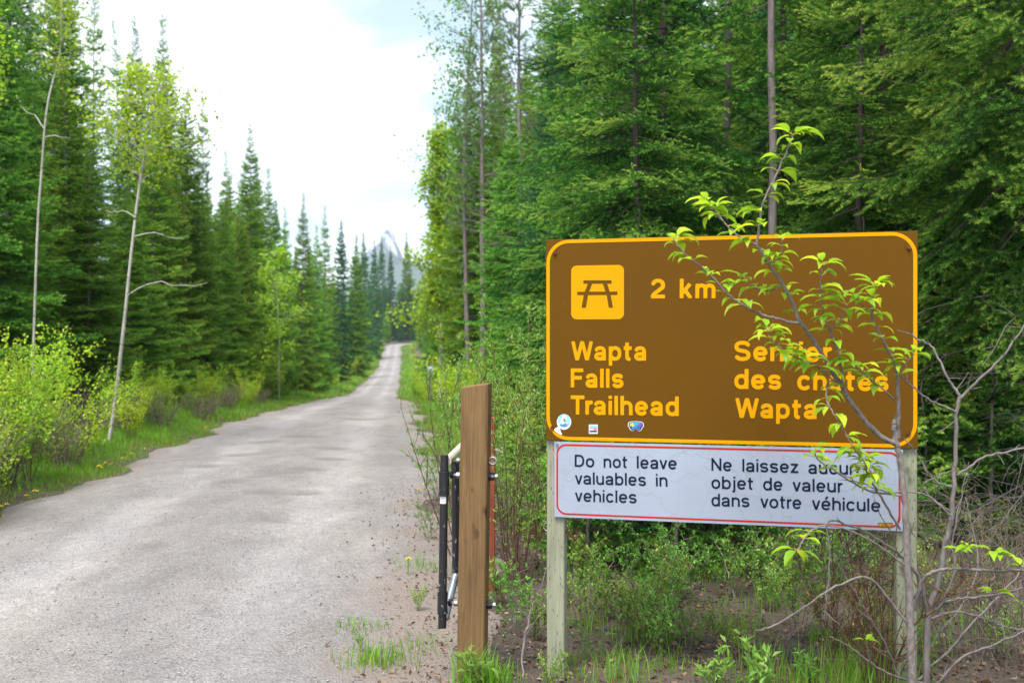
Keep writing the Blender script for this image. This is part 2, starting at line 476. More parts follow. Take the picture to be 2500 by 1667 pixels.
def ground_mat():
    m, nt, n, l, b = mat_new('forest_floor')
    a = noise(n, l, 1.1, 7, 0.65)
    f = noise(n, l, 38, 6, 0.7)
    r0 = ramp(n, [(0.3, (0.038, 0.028, 0.021)), (0.55, (0.072, 0.054, 0.041)), (0.75, (0.050, 0.058, 0.022))])
    l.new(a.outputs[0], r0.inputs[0])
    r1 = ramp(n, [(0.25, (0.45,) * 3), (0.5, (1.0,) * 3), (0.8, (1.7, 1.6, 1.45))]); l.new(f.outputs[0], r1.inputs[0])
    l.new(mixc(n, l, 1.0, r0.outputs[0], r1.outputs[0], 'MULTIPLY'), b.inputs['Base Color'])
    b.inputs['Roughness'].default_value = 0.95
    bump(n, l, b, f.outputs[0], 0.8, 0.02)
    return m
M['ground'] = ground_mat()

# ------------------------------------------------------------------ lie of the land
_py = np.array([-60, 0, 20, 22, 28, 33, 45, 60, 75, 110, 150, 173, 195, 205, 240, 275, 330, 500, 900, 5000.])
_pz = np.array([0, 0, 0.02, 0, -0.22, -0.45, -0.98, -1.75, -2.4, -2.8, -2.95, -2.85, -2.0, -1.35, 0.2, 0.9, 1.6, 5, 15, 120.])
_gy = np.concatenate([np.linspace(-60, 340, 801), np.linspace(345, 5000, 300)])
_gz = np.interp(_gy, _py, _pz)
_k = np.ones(9) / 9
_gz = np.convolve(np.pad(_gz, 4, 'edge'), _k, 'valid')
def prof(y): return np.interp(y, _gy, _gz)
def road_c(y):
    y = np.asarray(y, float)
    t = np.clip((y - 25) / 35, 0, 1); t = t * t * (3 - 2 * t)
    return (-1.75 - 0.1 * y) * (1 - t) + (-2.2 - 0.1105 * y) * t + np.where(y > 255, (y - 255) ** 2 * 0.006, 0)
def road_h(y): return 1.82 + 0.12 * np.sin(np.asarray(y) * 0.21) + np.where(np.asarray(y) < 24, 0.08, 0)
_ph = rng.uniform(0, 6.28, 12)
def wave(x, y):
    z = 0
    for i, (a, fx, fy) in enumerate([(.05, .9, .7), (.04, 1.7, -1.1), (.025, 2.9, 2.2), (.015, 5.1, -4.3), (.18, .11, .09), (.12, .23, -.17)]):
        z = z + a * np.sin(fx * x + fy * y + _ph[i])
    return z
def ground_z(x, y):
    x, y = np.asarray(x, float), np.asarray(y, float)
    c, h = road_c(y), road_h(y) + np.clip(-1.0 - y, 0, 20) * 0.55
    e = np.abs(x - c) - h
    off = np.clip((e - 0.2) / 1.5, 0, 1)
    far = np.clip((e - 2) / 30, 0, 1)
    near_r = np.exp(-(((x - 0.8) / 2.2) ** 2 + ((y - 5) / 2.5) ** 2))     # trodden flat about the posts
    return prof(y) - 0.03 * np.clip(e / 0.3 + 1, 0, 1) - 0.14 * np.clip(-(e + 0.15) / 0.4, 0, 1) + off * wave(x, y) * 0.8 * (1 - near_r) + far * (1.5 + 0.01 * np.abs(x)) + np.clip(np.hypot(x, y) - 600, 0, None) * 0.004

def surf_z(x, y):
    x, y = np.asarray(x, float), np.asarray(y, float)
    t = np.clip(np.abs(x - road_c(y)) / (road_h(y) + 0.35 + np.where((x > road_c(y)) & (y < 9), np.minimum(9 - y, 10) * 0.05, 0)), 0, 2)
    return np.maximum(ground_z(x, y), np.where(t < 1.02, prof(y) + 0.05 * (1 - t ** 2) - 0.075 * t ** 6 + 0.004, -99))

def grid_mesh(mb, xs, ys, zf, mat=0):
    X, Y = np.meshgrid(xs, ys)
    v = np.stack([X, Y, zf(X, Y)], -1).reshape(-1, 3)
    nx, ny = len(xs), len(ys)
    i = np.arange(ny - 1)[:, None] * nx + np.arange(nx - 1)[None]
    mb.add(v, np.stack([i, i + 1, i + nx + 1, i + nx], -1).reshape(-1, 4), mat)
g = MB()
def graded(a, s0, ratio, end):
    o = [a]
    while abs(o[-1]) < end:
        o.append(o[-1] + s0); s0 *= ratio
    return np.array(o)
xs_r = graded(2.0, 0.16, 1.09, 3500); xs_l = -graded(8.0, 0.16, 1.09, 3500)[::-1]
xs = np.concatenate([xs_l, np.arange(-7.9, 1.95, 0.14), xs_r])
ys = np.concatenate([-graded(0.5, 0.3, 1.2, 60)[::-1], np.arange(0, 30, 0.16), graded(30, 0.25, 1.035, 4500)])
grid_mesh(g, xs, ys, ground_z)
tag(g.obj('ground', M['ground'], smooth=True), kind='structure')

# the road: its own sheet, crowned, with ragged edges that dive under the ground
rd = MB()
ry = np.concatenate([np.arange(-50, -6, 0.6), np.arange(-6, 40, 0.14), graded(40, 0.3, 1.012, 300)])
rt = np.linspace(-1, 1, 57)
T, Y = np.meshgrid(rt, ry)
edge_wob = 0.16 * np.sin(1.3 * Y + 1) + 0.1 * np.sin(3.7 * Y + 2.1) + 0.03 * np.sin(9.1 * Y) + 0.012 * np.sin(17 * Y + 1.7)
Wd = road_h(Y) + 0.35 + edge_wob * np.where(T < 0, 1, -1.2) + np.where((T > 0) & (Y < 9), np.minimum(9 - Y, 10) * 0.05, 0) + np.clip(-1.0 - Y, 0, 20) * 0.55  # flares out unseen behind the camera, added to bounce light onto the sign
X = road_c(Y) + T * Wd
rutz = -0.02 * (np.exp(-((np.abs(X - road_c(Y)) - 0.8) / 0.3) ** 2))
hole = 0.004 * np.sin(2.1 * X + 1.1 * Y) * np.sin(1.7 * Y - 0.6 * X)
_hr = np.random.default_rng(33)
for k in range(26):                                                  # shallow potholes worn into the wheel tracks
    hy = 8 + 16 * _hr.random(); hx = float(road_c(hy)) + _hr.choice([-0.8, 0.75]) + _hr.normal(0, 0.35); hr = _hr.uniform(0.16, 0.42)
    hole = hole - 0.022 * hr / 0.3 * np.exp(-(((X - hx) / hr) ** 2 + ((Y - hy) / (hr * 0.8)) ** 2) ** 1.5)
Z = prof(Y) + 0.05 * (1 - T ** 2) + rutz + hole * (1 - T ** 4) - 0.075 * np.abs(T) ** 6 + 0.004
pit = np.zeros_like(X)
for ppx, ppy, pw in ((530, 1114, .30), (645, 1094, .34), (600, 1101, .22), (705, 1084, .36), (622, 1139, .34), (690, 1138, .30), (352, 1267, .17), (560, 1050, .4), (480, 1075, .3), (760, 1060, .35), (700, 1010, .5), (610, 1020, .45), (820, 965, .7), (760, 1035, .4)):
    pd = EYE * F / ((ppy * Q) - CY); pxw = at(ppx, pd) if False else (ppx * Q - CX) / F * pd
    g_ = np.exp(-np.abs(((X - pxw) / pw) ** 2 + ((Y - pd) / (0.10 + pw * 0.45)) ** 2) ** 1.3)
    pit = np.maximum(pit, g_); Z = Z - 0.02 * g_
v = np.stack([X, Y, Z], -1).reshape(-1, 3)
i = np.arange(len(ry) - 1)[:, None] * len(rt) + np.arange(len(rt) - 1)[None]
rd.add(v, np.stack([i, i + 1, i + len(rt) + 1, i + len(rt)], -1).reshape(-1, 4), 0, (np.clip(np.abs(T) ** 2.6 * 0.92 + np.clip(T, 0, 1) ** 1.5 * np.clip((10.5 - Y) / 4, 0, 1) * 0.62, 0, 1.3)).ravel())
road_o = tag(rd.obj('road', M['road'], smooth=True), kind='structure')
tp_ = road_o.data.attributes.new('pit', 'FLOAT', 'POINT'); tp_.data.foreach_set('value', pit.astype(np.float32).ravel())
ta = road_o.data.attributes.new('track', 'FLOAT', 'POINT')
ta.data.foreach_set('value', (np.exp(-((np.abs(X - road_c(Y)) - 0.82) / 0.34) ** 2) * (Y > 0)).astype(np.float32).ravel())

# the snowy peak beyond the end of the road
def mountain():
    mb = MB()
    D = 3600.0
    n = 140
    u = np.linspace(-1, 1, n); w = np.linspace(-1, 1, 100)
    U, V = np.meshgrid(u, w)
    pk = P(893, 508, D)
    X = pk[0] + U * 580; Y = D + V * 700
    r = np.random.default_rng(5)
    ridge = np.where(U < 0, 1 - (-U) * 1.9, 1 - U * 3.4)
    ridge = np.clip(ridge, 0, 1) ** 1.0
    hgt = (pk[2] - 18) * np.clip(ridge - np.abs(V) * 0.9, 0, 1)
    for k in range(26):
        fx, fy = r.normal(0, 14, 2); hgt = hgt + (hgt > 1) * 2.6 * np.abs(np.sin(fx * U + fy * V + r.uniform(0, 6)))
    shoulder = 270 * np.exp(-((U - 0.22) / 0.3) ** 2 - ((V + 0.35) / 0.4) ** 2) + 200 * np.exp(-((U + 0.35) / 0.4) ** 2 - ((V + 0.4) / 0.4) ** 2)
    Z = np.maximum(hgt, shoulder) - 30
    v = np.stack([X, Y, Z], -1).reshape(-1, 3)
    i = np.arange(99)[:, None] * n + np.arange(n - 1)[None]
    mb.add(v, np.stack([i, i + 1, i + n + 1, i + n], -1).reshape(-1, 4))
    m, nt, nd, l, b = mat_new('snowy_rock')
    ge = nd.new('ShaderNodeNewGeometry'); sp = nd.new('ShaderNodeSeparateXYZ'); l.new(ge.outputs['Position'], sp.inputs[0])
    no = noise(nd, l, 0.012, 8, 0.7, stretch=(1, 1, 0.35))
    ad = nd.new('ShaderNodeMath'); ad.operation = 'MULTIPLY_ADD'; ad.inputs[1].default_value = 300
    l.new(no.outputs[0], ad.inputs[0]); l.new(sp.outputs['Z'], ad.inputs[2])
    mr = nd.new('ShaderNodeMapRange'); mr.inputs[1].default_value = 440; mr.inputs[2].default_value = 490
    l.new(ad.outputs[0], mr.inputs[0])
    n2 = noise(nd, l, 0.02, 6, 0.7, stretch=(1, 1, 0.4))
    rk = ramp(nd, [(0.46, (0.07, 0.11, 0.19)), (0.54, (0.86, 0.90, 0.95))]); l.new(n2.outputs[0], rk.inputs[0])
    l.new(mixc(nd, l, mr.outputs[0], (0.05, 0.09, 0.08), rk.outputs[0]), b.inputs['Base Color'])
    b.inputs['Roughness'].default_value = 0.9
    tag(mb.obj('mountain', m, smooth=True), kind='structure')
mountain()

# ------------------------------------------------------------------ the sign
class Sign:
    A = P(1254, 550, 4.97); B = P(2108, 531, 4.568)
    ax = unit(np.array([B[0] - A[0], B[1] - A[1], 0]))
    nz = np.array([-ax[1], ax[0], 0])                     # away from the camera
    @classmethod
    def uv(c, x, y):                                      # viewed pixel -> metres along and up on the sign's face
        d = np.array([(x * Q - CX) / F, 1.0, -(y * Q - CY) / F])
        o = np.array([0, 0, EYE])
        t = np.dot(c.A - o, c.nz) / np.dot(d, c.nz)
        p = o + d * t
        return np.array([np.dot(p - c.A, c.ax), p[2]])
    @classmethod
    def zoomuv(c, zx, zy):                                # same, from notes made on a 2.01 x detail
        return c.uv((zx / 2.01 + 1300) / Q, (zy / 2.01 + 540) / Q)

def strokes(ch, w):
    """Grotesque capitals and small letters as centre lines; cap height 1. Returns (list of polylines, advance width)."""
    h = w / 2; xh = 0.735; L = []
    def arc(cx, cy, rx, ry, a0, a1, n=22, e=2.25):
        a = np.radians(np.linspace(a0, a1, n)); c, s = np.cos(a), np.sin(a)
        return [(cx + rx * np.sign(q) * abs(q) ** (2 / e), cy + ry * np.sign(p) * abs(p) ** (2 / e)) for q, p in zip(c, s)]
    bw = 0.70; ox = bw / 2; ry = xh / 2 - h + 0.012; rx = ox - h; cy = xh / 2
    ring = arc(ox, cy, rx, ry, 0, 360, 44)
    if ch == 'o': return [ring], bw
    if ch == 'd': return [ring, [(bw - h, 0), (bw - h, 1)]], bw
    if ch == 'b': return [ring, [(h, 0), (h, 1)]], bw
    if ch == 'p': return [ring, [(h, -0.27), (h, xh)]], bw
    if ch == 'e' or ch == 'é':
        L = [arc(ox, cy, rx, ry, 0, 318, 40), [(h, cy), (bw - h * 1.0, cy)]]
        if ch == 'é': L.append([(ox - 0.03, 0.83), (ox + 0.13, 1.04)])
        return L, bw
    if ch == 'c': return [arc(ox - 0.01, cy, rx, ry, 42, 318, 36)], bw - 0.05
    if ch == 'a':
        r = bw - 0.05
        top = arc(r / 2, xh - h - 0.2 + 0.012, r / 2 - h, 0.2, 160, 0, 18)
        return [top + [(r - h, 0.1), (r - h + 0.01, 0.0)], arc(r / 2 - 0.02, 0.215, r / 2 - 0.02 - h, 0.215 - h + 0.012, 75, 360, 30) , [(r / 2 - 0.02, 0.43 - h + 0.01), (r - h, 0.47 - h)]], r + 0.03
    if ch == 'n':
        r = 0.66; return [[(h, 0), (h, xh)], arc(r / 2, xh - h - 0.24 + 0.012, r / 2 - h, 0.24, 180, 0, 20) + [(r - h, 0)]], r
    if ch == 'h':
        r = 0.66; return [[(h, 0), (h, 1)], arc(r / 2, xh - h - 0.24 + 0.012, r / 2 - h, 0.24, 180, 0, 20) + [(r - h, 0)]], r
    if ch == 'm':
        r = 0.60; L = [[(h, 0), (h, xh)]]
        for k in (0, 1):
            x0 = k * (r - w); L.append(arc(x0 + r / 2, xh - h - 0.22 + 0.012, r / 2 - h, 0.22, 180, 0, 18) + [(x0 + r - h, 0)])
        return L, 2 * r - w
    if ch == 'u':
        r = 0.66; return [[(r - h, 0), (r - h, xh)], [(h, xh)] + arc(r / 2, h + 0.24 - 0.012, r / 2 - h, 0.24, 180, 360, 20)], r
    if ch == 'r': return [[(h, 0), (h, xh)], arc(h + 0.26, xh - h - 0.26 + 0.005, 0.26, 0.26, 180, 88, 12)], h + 0.29
    if ch == 'i': return [[(h, 0), (h, xh)], [(h, 1 - w * 0.85), (h, 1.0)]], w
    if ch == 'j': return [[(h + .06, xh), (h + .06, -0.1), (h + .02, -0.17), (h - .1, -0.19)], [(h + .06, 1 - w * 0.85), (h + .06, 1.0)]], w + .06
    if ch == 'l': return [[(h, 0), (h, 1)]], w
    if ch == 't': return [[(0.09 + h, 0.94), (0.09 + h, 0.16), (0.12 + h, 0.1), (0.2 + h, 0.078)] + [(0.26 + h, 0.085)], [(0, xh - h * .9), (0.25 + w, xh - h * .9)]], 0.26 + w
    if ch == 's':
        r = 0.64; top = arc(r / 2, xh - h - 0.150 + 0.012, r / 2 - h, 0.150, 25, 250, 22)
        bot = arc(r / 2, h + 0.150 - 0.012, r / 2 - h, 0.150, 70, -155, 22)
        return [top + bot], r
    if ch == 'S':
        r = 0.80; q = (1 - w) / 4; top = arc(r / 2, 1 - h - q + 0.01, r / 2 - h, q, 18, 250, 24)
        bot = arc(r / 2, h + q - 0.01, r / 2 - h, q, 70, -162, 24)
        return [top + bot], r
    if ch == 'v': return [[(h * 1.05, xh), (0.33, 0.0)], [(0.66 - h * 1.05, xh), (0.33, 0.0)]], 0.66
    if ch == 'z': return [[(0.02, xh - h), (0.58, xh - h)], [(0.54 - h * .6, xh - h), (0.06 + h * .6, h)], [(0.0, h), (0.6, h)]], 0.6
    if ch == 'k': return [[(h, 0), (h, 1)], [(0.62 - h, xh), (h + .06, 0.28)], [(0.25, 0.45), (0.66 - h, 0)]], 0.66
    if ch == 'W': return [[(h, 1), (0.34, 0)], [(0.34, 0), (0.62, 1)], [(0.62, 1), (0.90, 0)], [(0.90, 0), (1.24 - h, 1)]], 1.24
    if ch == 'F': return [[(h, 0), (h, 1)], [(0, 1 - h), (0.70, 1 - h)], [(0, 0.51), (0.62, 0.51)]], 0.70
    if ch == 'T': return [[(0.38, 0), (0.38, 1)], [(0, 1 - h), (0.76, 1 - h)]], 0.74
    if ch == 'D': return [[(h, 0), (h, 1)], [(0.0, 1 - h), (0.34, 1 - h)] + arc(0.36, 0.5, 0.42 - h + .02, 0.5 - h, 88, -88, 24) + [(0.34, h), (0.0, h)]], 0.80
    if ch == 'N': return [[(h, 0), (h, 1)], [(0.80 - h, 0), (0.80 - h, 1)], [(h * 1.1, 0.93), (0.80 - h * 1.1, 0.07)]], 0.80
    if ch == 'P': return [[(h, 0), (h, 1)], [(0.0, 1 - h), (0.4, 1 - h)] + arc(0.42, 0.72, 0.28 - h + .05, 0.28 - h, 88, -88, 14) + [(0.0, 0.44 + h)]], 0.74
    if ch == 'C': return [arc(0.42, 0.5, 0.42 - h, 0.5 - h, 42, 318, 30)], 0.80
    if ch == '2':
        r = 0.66; return [arc(r / 2, 1 - h - 0.24 + .01, r / 2 - h, 0.24, 170, -28, 24) + [(0.16, 0.24), (0.09, h)], [(0.0, h), (r, h)]], r
    return [], 0.3

def fld(px, py, line, h):
    """Distance field of one flat-ended stroke."""
    p = np.array(line, float); best = np.full(px.shape, 9.0)
    for i in range(len(p) - 1):
        a, d = p[i], p[i + 1] - p[i]; ln = math.hypot(*d)
        if ln < 1e-6: continue
        d = d / ln
        s = (px - a[0]) * d[0] + (py - a[1]) * d[1]; q = np.abs((px - a[0]) * -d[1] + (py - a[1]) * d[0])
        over = np.maximum(-s, s - ln)
        cap0, cap1 = (i == 0), (i == len(p) - 2)
        rounded = np.where(over > 0, np.hypot(over, q), q) - h
        flat = np.maximum(q - h, over)
        use_flat = ((s < 0) & cap0) | ((s > ln) & cap1) | ((s >= 0) & (s <= ln))
        f = np.where(use_flat, np.where((s < 0) & cap0 | (s > ln) & cap1, flat, np.maximum(q - h, np.maximum(-s if cap0 else -9.0, (s - ln) if cap1 else -9.0))), rounded)
        best = np.minimum(best, f)
    return best

def fill_field(mb, f, xs, ys, to3, mat=0):
    """Marching squares: the region where f < 0 as one clean sheet."""
    def cut(a, b, fa, fb):
        t = fa / (fa - fb); return (a[0] + (b[0] - a[0]) * t, a[1] + (b[1] - a[1]) * t)
    V, F4, F3 = [], [], []
    ny, nx = f.shape
    ins = f < 0
    full = ins[:-1, :-1] & ins[1:, :-1] & ins[:-1, 1:] & ins[1:, 1:]
    anyi = ins[:-1, :-1] | ins[1:, :-1] | ins[:-1, 1:] | ins[1:, 1:]
    for j in range(ny - 1):
        i = 0
        while i < nx - 1:
            if full[j, i]:
                i0 = i
                while i < nx - 1 and full[j, i]: i += 1
                b = len(V); V += [(xs[i0], ys[j]), (xs[i], ys[j]), (xs[i], ys[j + 1]), (xs[i0], ys[j + 1])]; F4.append([b, b + 1, b + 2, b + 3])
                continue
            if anyi[j, i]:
                c = [(i, j), (i + 1, j), (i + 1, j + 1), (i, j + 1)]
                pts = [(xs[a], ys[q]) for a, q in c]; fv = [f[q, a] for a, q in c]
                poly = []
                for k in range(4):
                    k2 = (k + 1) % 4
                    if fv[k] < 0: poly.append(pts[k])
                    if (fv[k] < 0) != (fv[k2] < 0): poly.append(cut(pts[k], pts[k2], fv[k], fv[k2]))
                if len(poly) >= 3:
                    b = len(V); V += poly
                    for k in range(1, len(poly) - 1): F3.append([b, b + k, b + k + 1])
            i += 1
    if not V: return
    v3 = np.array([to3(*p) for p in V])
    if F4: mb.add(v3, F4, mat)
    if F3:
        if F4: mb.add(v3[:0], np.zeros((0, 3), int), mat); mb.f3.append(np.array(F3) + mb.n - len(v3)); mb.m3.append(np.full(len(F3), mat))
        else: mb.add(v3, F3, mat)

def word(mb, text, p0, p1, cap, w, y, res=30, gap=0.13):
    """Letters of cap height `cap`, stretched so the word runs from p0 to p1 (u, z on the face)."""
    x = 0; parts = []
    for ch in text:
        st, adv = strokes(ch, w)
        if parts:
            x += gap * (0.55 if ch in 'vWT' or parts[-1][0] in 'vWTr' else 1)
        parts.append((ch, st, x)); x += adv
    total = x
    d = np.array(p1) - np.array(p0); sx = np.linalg.norm(d) / total; d = d / np.linalg.norm(d)
    e = np.array([-d[1], d[0]])
    for ch, st, x0 in parts:
        adv = strokes(ch, w)[1]
        gx = np.arange(-0.12, adv + 0.16, 1 / res); gy = np.arange(-0.36, 1.16, 1 / res)
        GX, GY = np.meshgrid(gx, gy)
        f = np.full(GX.shape, 9.0)
        for s in st: f = np.minimum(f, fld(GX, GY, s, w / 2))
        top = 0.735 if ch in 'v' else (1.0 if ch in 'W' else None)
        if top: f = np.maximum(f, np.maximum(GY - top, -GY))
        if ch == 'k': f = np.maximum(f, -GY)
        def to3(a, b, x0=x0):
            q = np.array(p0) + d * (a + x0) * sx + e * b * cap
            return (q[0], y, q[1])
        fill_field(mb, f, gx, gy, to3)

def rrect(u0, u1, z0, z1, r, n=10):
    pts = []
    for cx, cz, a in ((u1 - r, z1 - r, 0), (u0 + r, z1 - r, 90), (u0 + r, z0 + r, 180), (u1 - r, z0 + r, 270)):
        for k in range(n + 1):
            t = math.radians(a + 90 * k / n); pts.append((cx + r * math.cos(t), cz + r * math.sin(t)))
    return np.array(pts)
def ring_sheet(mb, outer, inner, y, mat=0):
    n = len(outer)
    v = np.array([[p[0], y, p[1]] for p in outer] + [[p[0], y, p[1]] for p in inner])
    mb.add(v, [[k, (k + 1) % n, n + (k + 1) % n, n + k] for k in range(n)], mat)
def fan_sheet(mb, pts, y, mat=0, back=None, tint=0.5):
    pts = np.array(pts); c = pts.mean(0); n = len(pts)
    v = np.array([[p[0], y, p[1]] for p in pts] + [[c[0], y, c[1]]])
    mb.add(v, [[k, (k + 1) % n, n] for k in range(n)], mat, tint)
    if back is not None:
        v2 = np.array([[p[0], y, p[1]] for p in pts] + [[p[0], back, p[1]] for p in pts])
        mb.add(v2, [[k, n + k, n + (k + 1) % n, (k + 1) % n] for k in range(n)], mat, tint)

def build_sign():
    base = Sign.A.copy(); base[2] = 0.0
    rz = math.atan2(Sign.ax[1], Sign.ax[0])
    t = empty('trailhead_sign', base, rz, 1.0, 'brown and white bilingual trailhead sign on two pale treated posts', 'sign')
    bz = float(ground_z(base[0], base[1]))
    Wd = float(np.dot(Sign.B - Sign.A, Sign.ax)); top = 2.157; bot = 1.158
    # posts behind the panels
    for u0 in (0.0, Wd - 0.089):
        mb = MB(); box(mb, (u0, 0.0185, -0.35), (u0 + 0.089, 0.1075, 2.13), 0, 0.004)
        mb.obj('post', M['green_wood'], t)
    # brown panel
    mb = MB(); box(mb, (0, 0, bot), (Wd, 0.0165, top), 0, 0.0015)
    pn = mb.obj('brown_panel', M['sign_brown'], t)
    mb = MB(); o = rrect(0.0025, Wd - 0.0025, bot + 0.0025, top - 0.0025, 0.112); i = rrect(0.0195, Wd - 0.0195, bot + 0.0195, top - 0.0195, 0.095)
    ring_sheet(mb, o, i, -0.0012); mb.obj('yellow_border', M['sign_yellow'], pn)
    zu = Sign.zoomuv
    mb = MB(); a = zu(190, 481); b = zu(449, 213)
    fan_sheet(mb, rrect(a[0], b[0], a[1], b[1], 0.028), -0.0012)
    pic = mb.obj('pictogram_square', M['sign_yellow'], pn)
    mb = MB()
    def quad(q): fan_sheet(mb, [zu(*k) for k in q], -0.0024)
    quad([(250, 289), (388, 289), (388, 305), (250, 305)])
    quad([(220, 345), (417, 344), (417, 360), (220, 361)])
    quad([(272, 306), (293, 306), (278, 344.5), (257, 344.5)]); quad([(252, 361.5), (273, 361.5), (262, 423), (241, 423)])
    quad([(346, 306), (367, 306), (379, 344), (358, 344)]); quad([(364, 360.5), (384, 360.5), (395, 423), (375, 423)])
    mb.obj('picnic_table_symbol', M['sign_brown'], pic)
    cap = 0.0945
    for txt, x0, x1, y0, y1 in [('2', 581, 650, 378, 378), ('km', 722, 898, 377, 377), ('Wapta', 190, 560, 681, 683), ('Falls', 188, 447, 814, 817),
                                ('Trailhead', 188, 718, 946, 954), ('Sentier', 990, 1466, 683, 690), ('des', 990, 1220, 820, 825), ('chutes', 1300, 1747, 827, 833), ('Wapta', 995, 1397, 963, 969)]:
        mb = MB(); word(mb, txt, zu(x0, y0), zu(x1, y1), cap, 0.195, -0.0012, 44)
        mb.obj('lettering', M['sign_yellow'], pn)
    def bolt(u, z, par, mat, r=0.009):
        mb = MB()
        th = np.linspace(0, 2 * np.pi, 7)[:-1]
        for y0, y1, rr in ((0.0, -0.003, r * 1.25), (-0.0028, -0.010, r)):
            tube(mb, [(u, y0, z), (u, y1, z)], rr, rr, 6, 0, 0.5, True)
        mb.obj('bolt', mat, par)
    for q in ((111, 156), (97, 1013), (1846, 129), (1845, 1041)): bolt(*zu(*q), pn, M['rust'])
    # stickers
    def disc(cx, cy, rx, ry, n=28):
        return [zu(cx + rx * math.cos(k * 2 * math.pi / n), cy - ry * math.sin(k * 2 * math.pi / n)) for k in range(n)]
    def pl(name, c, rough=0.4): return plain(name, c, rough, 0, 0.5, 0.15, 60)
    W_ = pl('sticker_white', (0.72, 0.74, 0.78)); B_ = pl('sticker_blue', (0.03, 0.20, 0.52)); LB = pl('sticker_sky', (0.20, 0.48, 0.75))
    G_ = pl('sticker_green', (0.10, 0.19, 0.13)); O_ = pl('sticker_orange', (0.70, 0.22, 0.10)); PU = pl('sticker_plum', (0.20, 0.16, 0.27)); NV = pl('sticker_navy', (0.015, 0.02, 0.09))
    LM = pl('sticker_lime', (0.50, 0.56, 0.03)); TL = pl('sticker_teal', (0.03, 0.36, 0.30)); VI = pl('sticker_violet', (0.16, 0.06, 0.42)); PK = pl('sticker_pink', (0.42, 0.20, 0.22))
    mb = MB(); fan_sheet(mb, disc(155, 983, 35, 38), -0.0010, 0); fan_sheet(mb, disc(155, 979, 32, 33), -0.0016, 1)
    fan_sheet(mb, disc(153, 1000, 27, 15), -0.0021, 0); fan_sheet(mb, disc(155, 998, 20, 11), -0.0026, 2)
    fan_sheet(mb, disc(157, 964, 13, 13), -0.0031, 0); fan_sheet(mb, disc(150, 979, 11, 15), -0.0031, 0); fan_sheet(mb, disc(157, 974, 6, 9), -0.0036, 3); fan_sheet(mb, disc(172, 995, 7, 4), -0.0036, 4)
    tag(mb.obj('sticker', [W_, LB, B_, G_, O_], pn), 'round blue and white sticker')
    mb = MB(); fan_sheet(mb, [zu(*q) for q in ((107, 1018), (124, 1007), (134, 1014), (139, 1032), (146, 1043), (132, 1049), (120, 1046), (110, 1030))], -0.0010, 0)
    for q in ((118, 1018), (127, 1026), (122, 1036), (134, 1040)): fan_sheet(mb, disc(q[0], q[1], 4, 2.4, 8), -0.0016, 1)
    tag(mb.obj('sticker', [W_, PU], pn), 'ragged white sticker')
    mb = MB(); R4 = lambda x0, y0, x1, y1: [zu(x0, y0), zu(x1, y0), zu(x1, y1), zu(x0, y1)]
    fan_sheet(mb, R4(277, 996, 320, 1041), -0.0010, 0); fan_sheet(mb, R4(279.5, 998.5, 317.5, 1032), -0.0016, 1)
    fan_sheet(mb, [zu(*q) for q in ((280, 1006), (290, 1010), (300, 1016), (317, 1006), (317, 1026), (280, 1026))], -0.0021, 2)
    fan_sheet(mb, [zu(*q) for q in ((283, 1014), (298, 1020), (300, 1024), (283, 1022))], -0.0026, 0); fan_sheet(mb, R4(280, 1026, 317, 1033), -0.0026, 3)
    tag(mb.obj('sticker', [W_, LB, PK, NV], pn), 'small square mountain lake sticker')
    gog = [(468, 995), (471, 985), (482, 981), (507, 979.5), (532, 982), (543, 986), (546, 995), (546, 1006), (541, 1011), (535, 1023), (526, 1029), (517, 1027), (511, 1019), (507, 1016), (502, 1019), (495, 1027), (486, 1026), (477, 1018), (473, 1009), (469, 1004)]
    c0 = np.array([507, 1002.]); sc = lambda k, dy=0: [zu(*(c0 + (np.array(q) - c0) * np.array([k, k]) + (0, dy))) for q in gog]
    mb = MB(); fan_sheet(mb, sc(1.0), -0.0010, 0); fan_sheet(mb, sc(0.92), -0.0016, 1); fan_sheet(mb, sc(0.76, -1), -0.0021, 2)
    fan_sheet(mb, disc(489, 997, 12, 9), -0.0026, 3); fan_sheet(mb, disc(506, 993, 11, 6), -0.0029, 4); fan_sheet(mb, disc(528, 1000, 9, 10), -0.0026, 5)
    for q in ((515, 1008, 4), (522, 1010, 5), (530, 1011, 4), (486, 1006, 6)): fan_sheet(mb, [zu(q[0] - 3, q[1] + 5), zu(q[0] + 3, q[1] + 5), zu(q[0], q[1] - 2 * q[2])], -0.0034, 1)
    tag(mb.obj('sticker', [W_, NV, B_, LM, TL, VI], pn), 'ski goggles sticker with rainbow lens')
    # white panel
    q = [zu(107, 1078), zu(1832, 1122), zu(1806, 1522), zu(106, 1448)]
    u0, u1 = (q[0][0] + q[3][0]) / 2, (q[1][0] + q[2][0]) / 2
    z1l, z1r, z0l, z0r = q[0][1], q[1][1], q[3][1], q[2][1]
    z1 = min((z1l + z1r) / 2, bot - 0.002); z0 = (z0l + z0r) / 2
    mb = MB(); box(mb, (u0, 0.002, z0), (u1, 0.0165, z1), 0, 0.0015)
    wp = mb.obj('white_panel', M['sign_white'], t)
    mb = MB(); o = rrect(u0 + 0.011, u1 - 0.011, z0 + 0.014, z1 - 0.011, 0.050); i = rrect(u0 + 0.0195, u1 - 0.0195, z0 + 0.0225, z1 - 0.0195, 0.0415)
    ring_sheet(mb, o, i, 0.0008); mb.obj('red_border', M['sign_red'], wp)
    cap = 0.0605
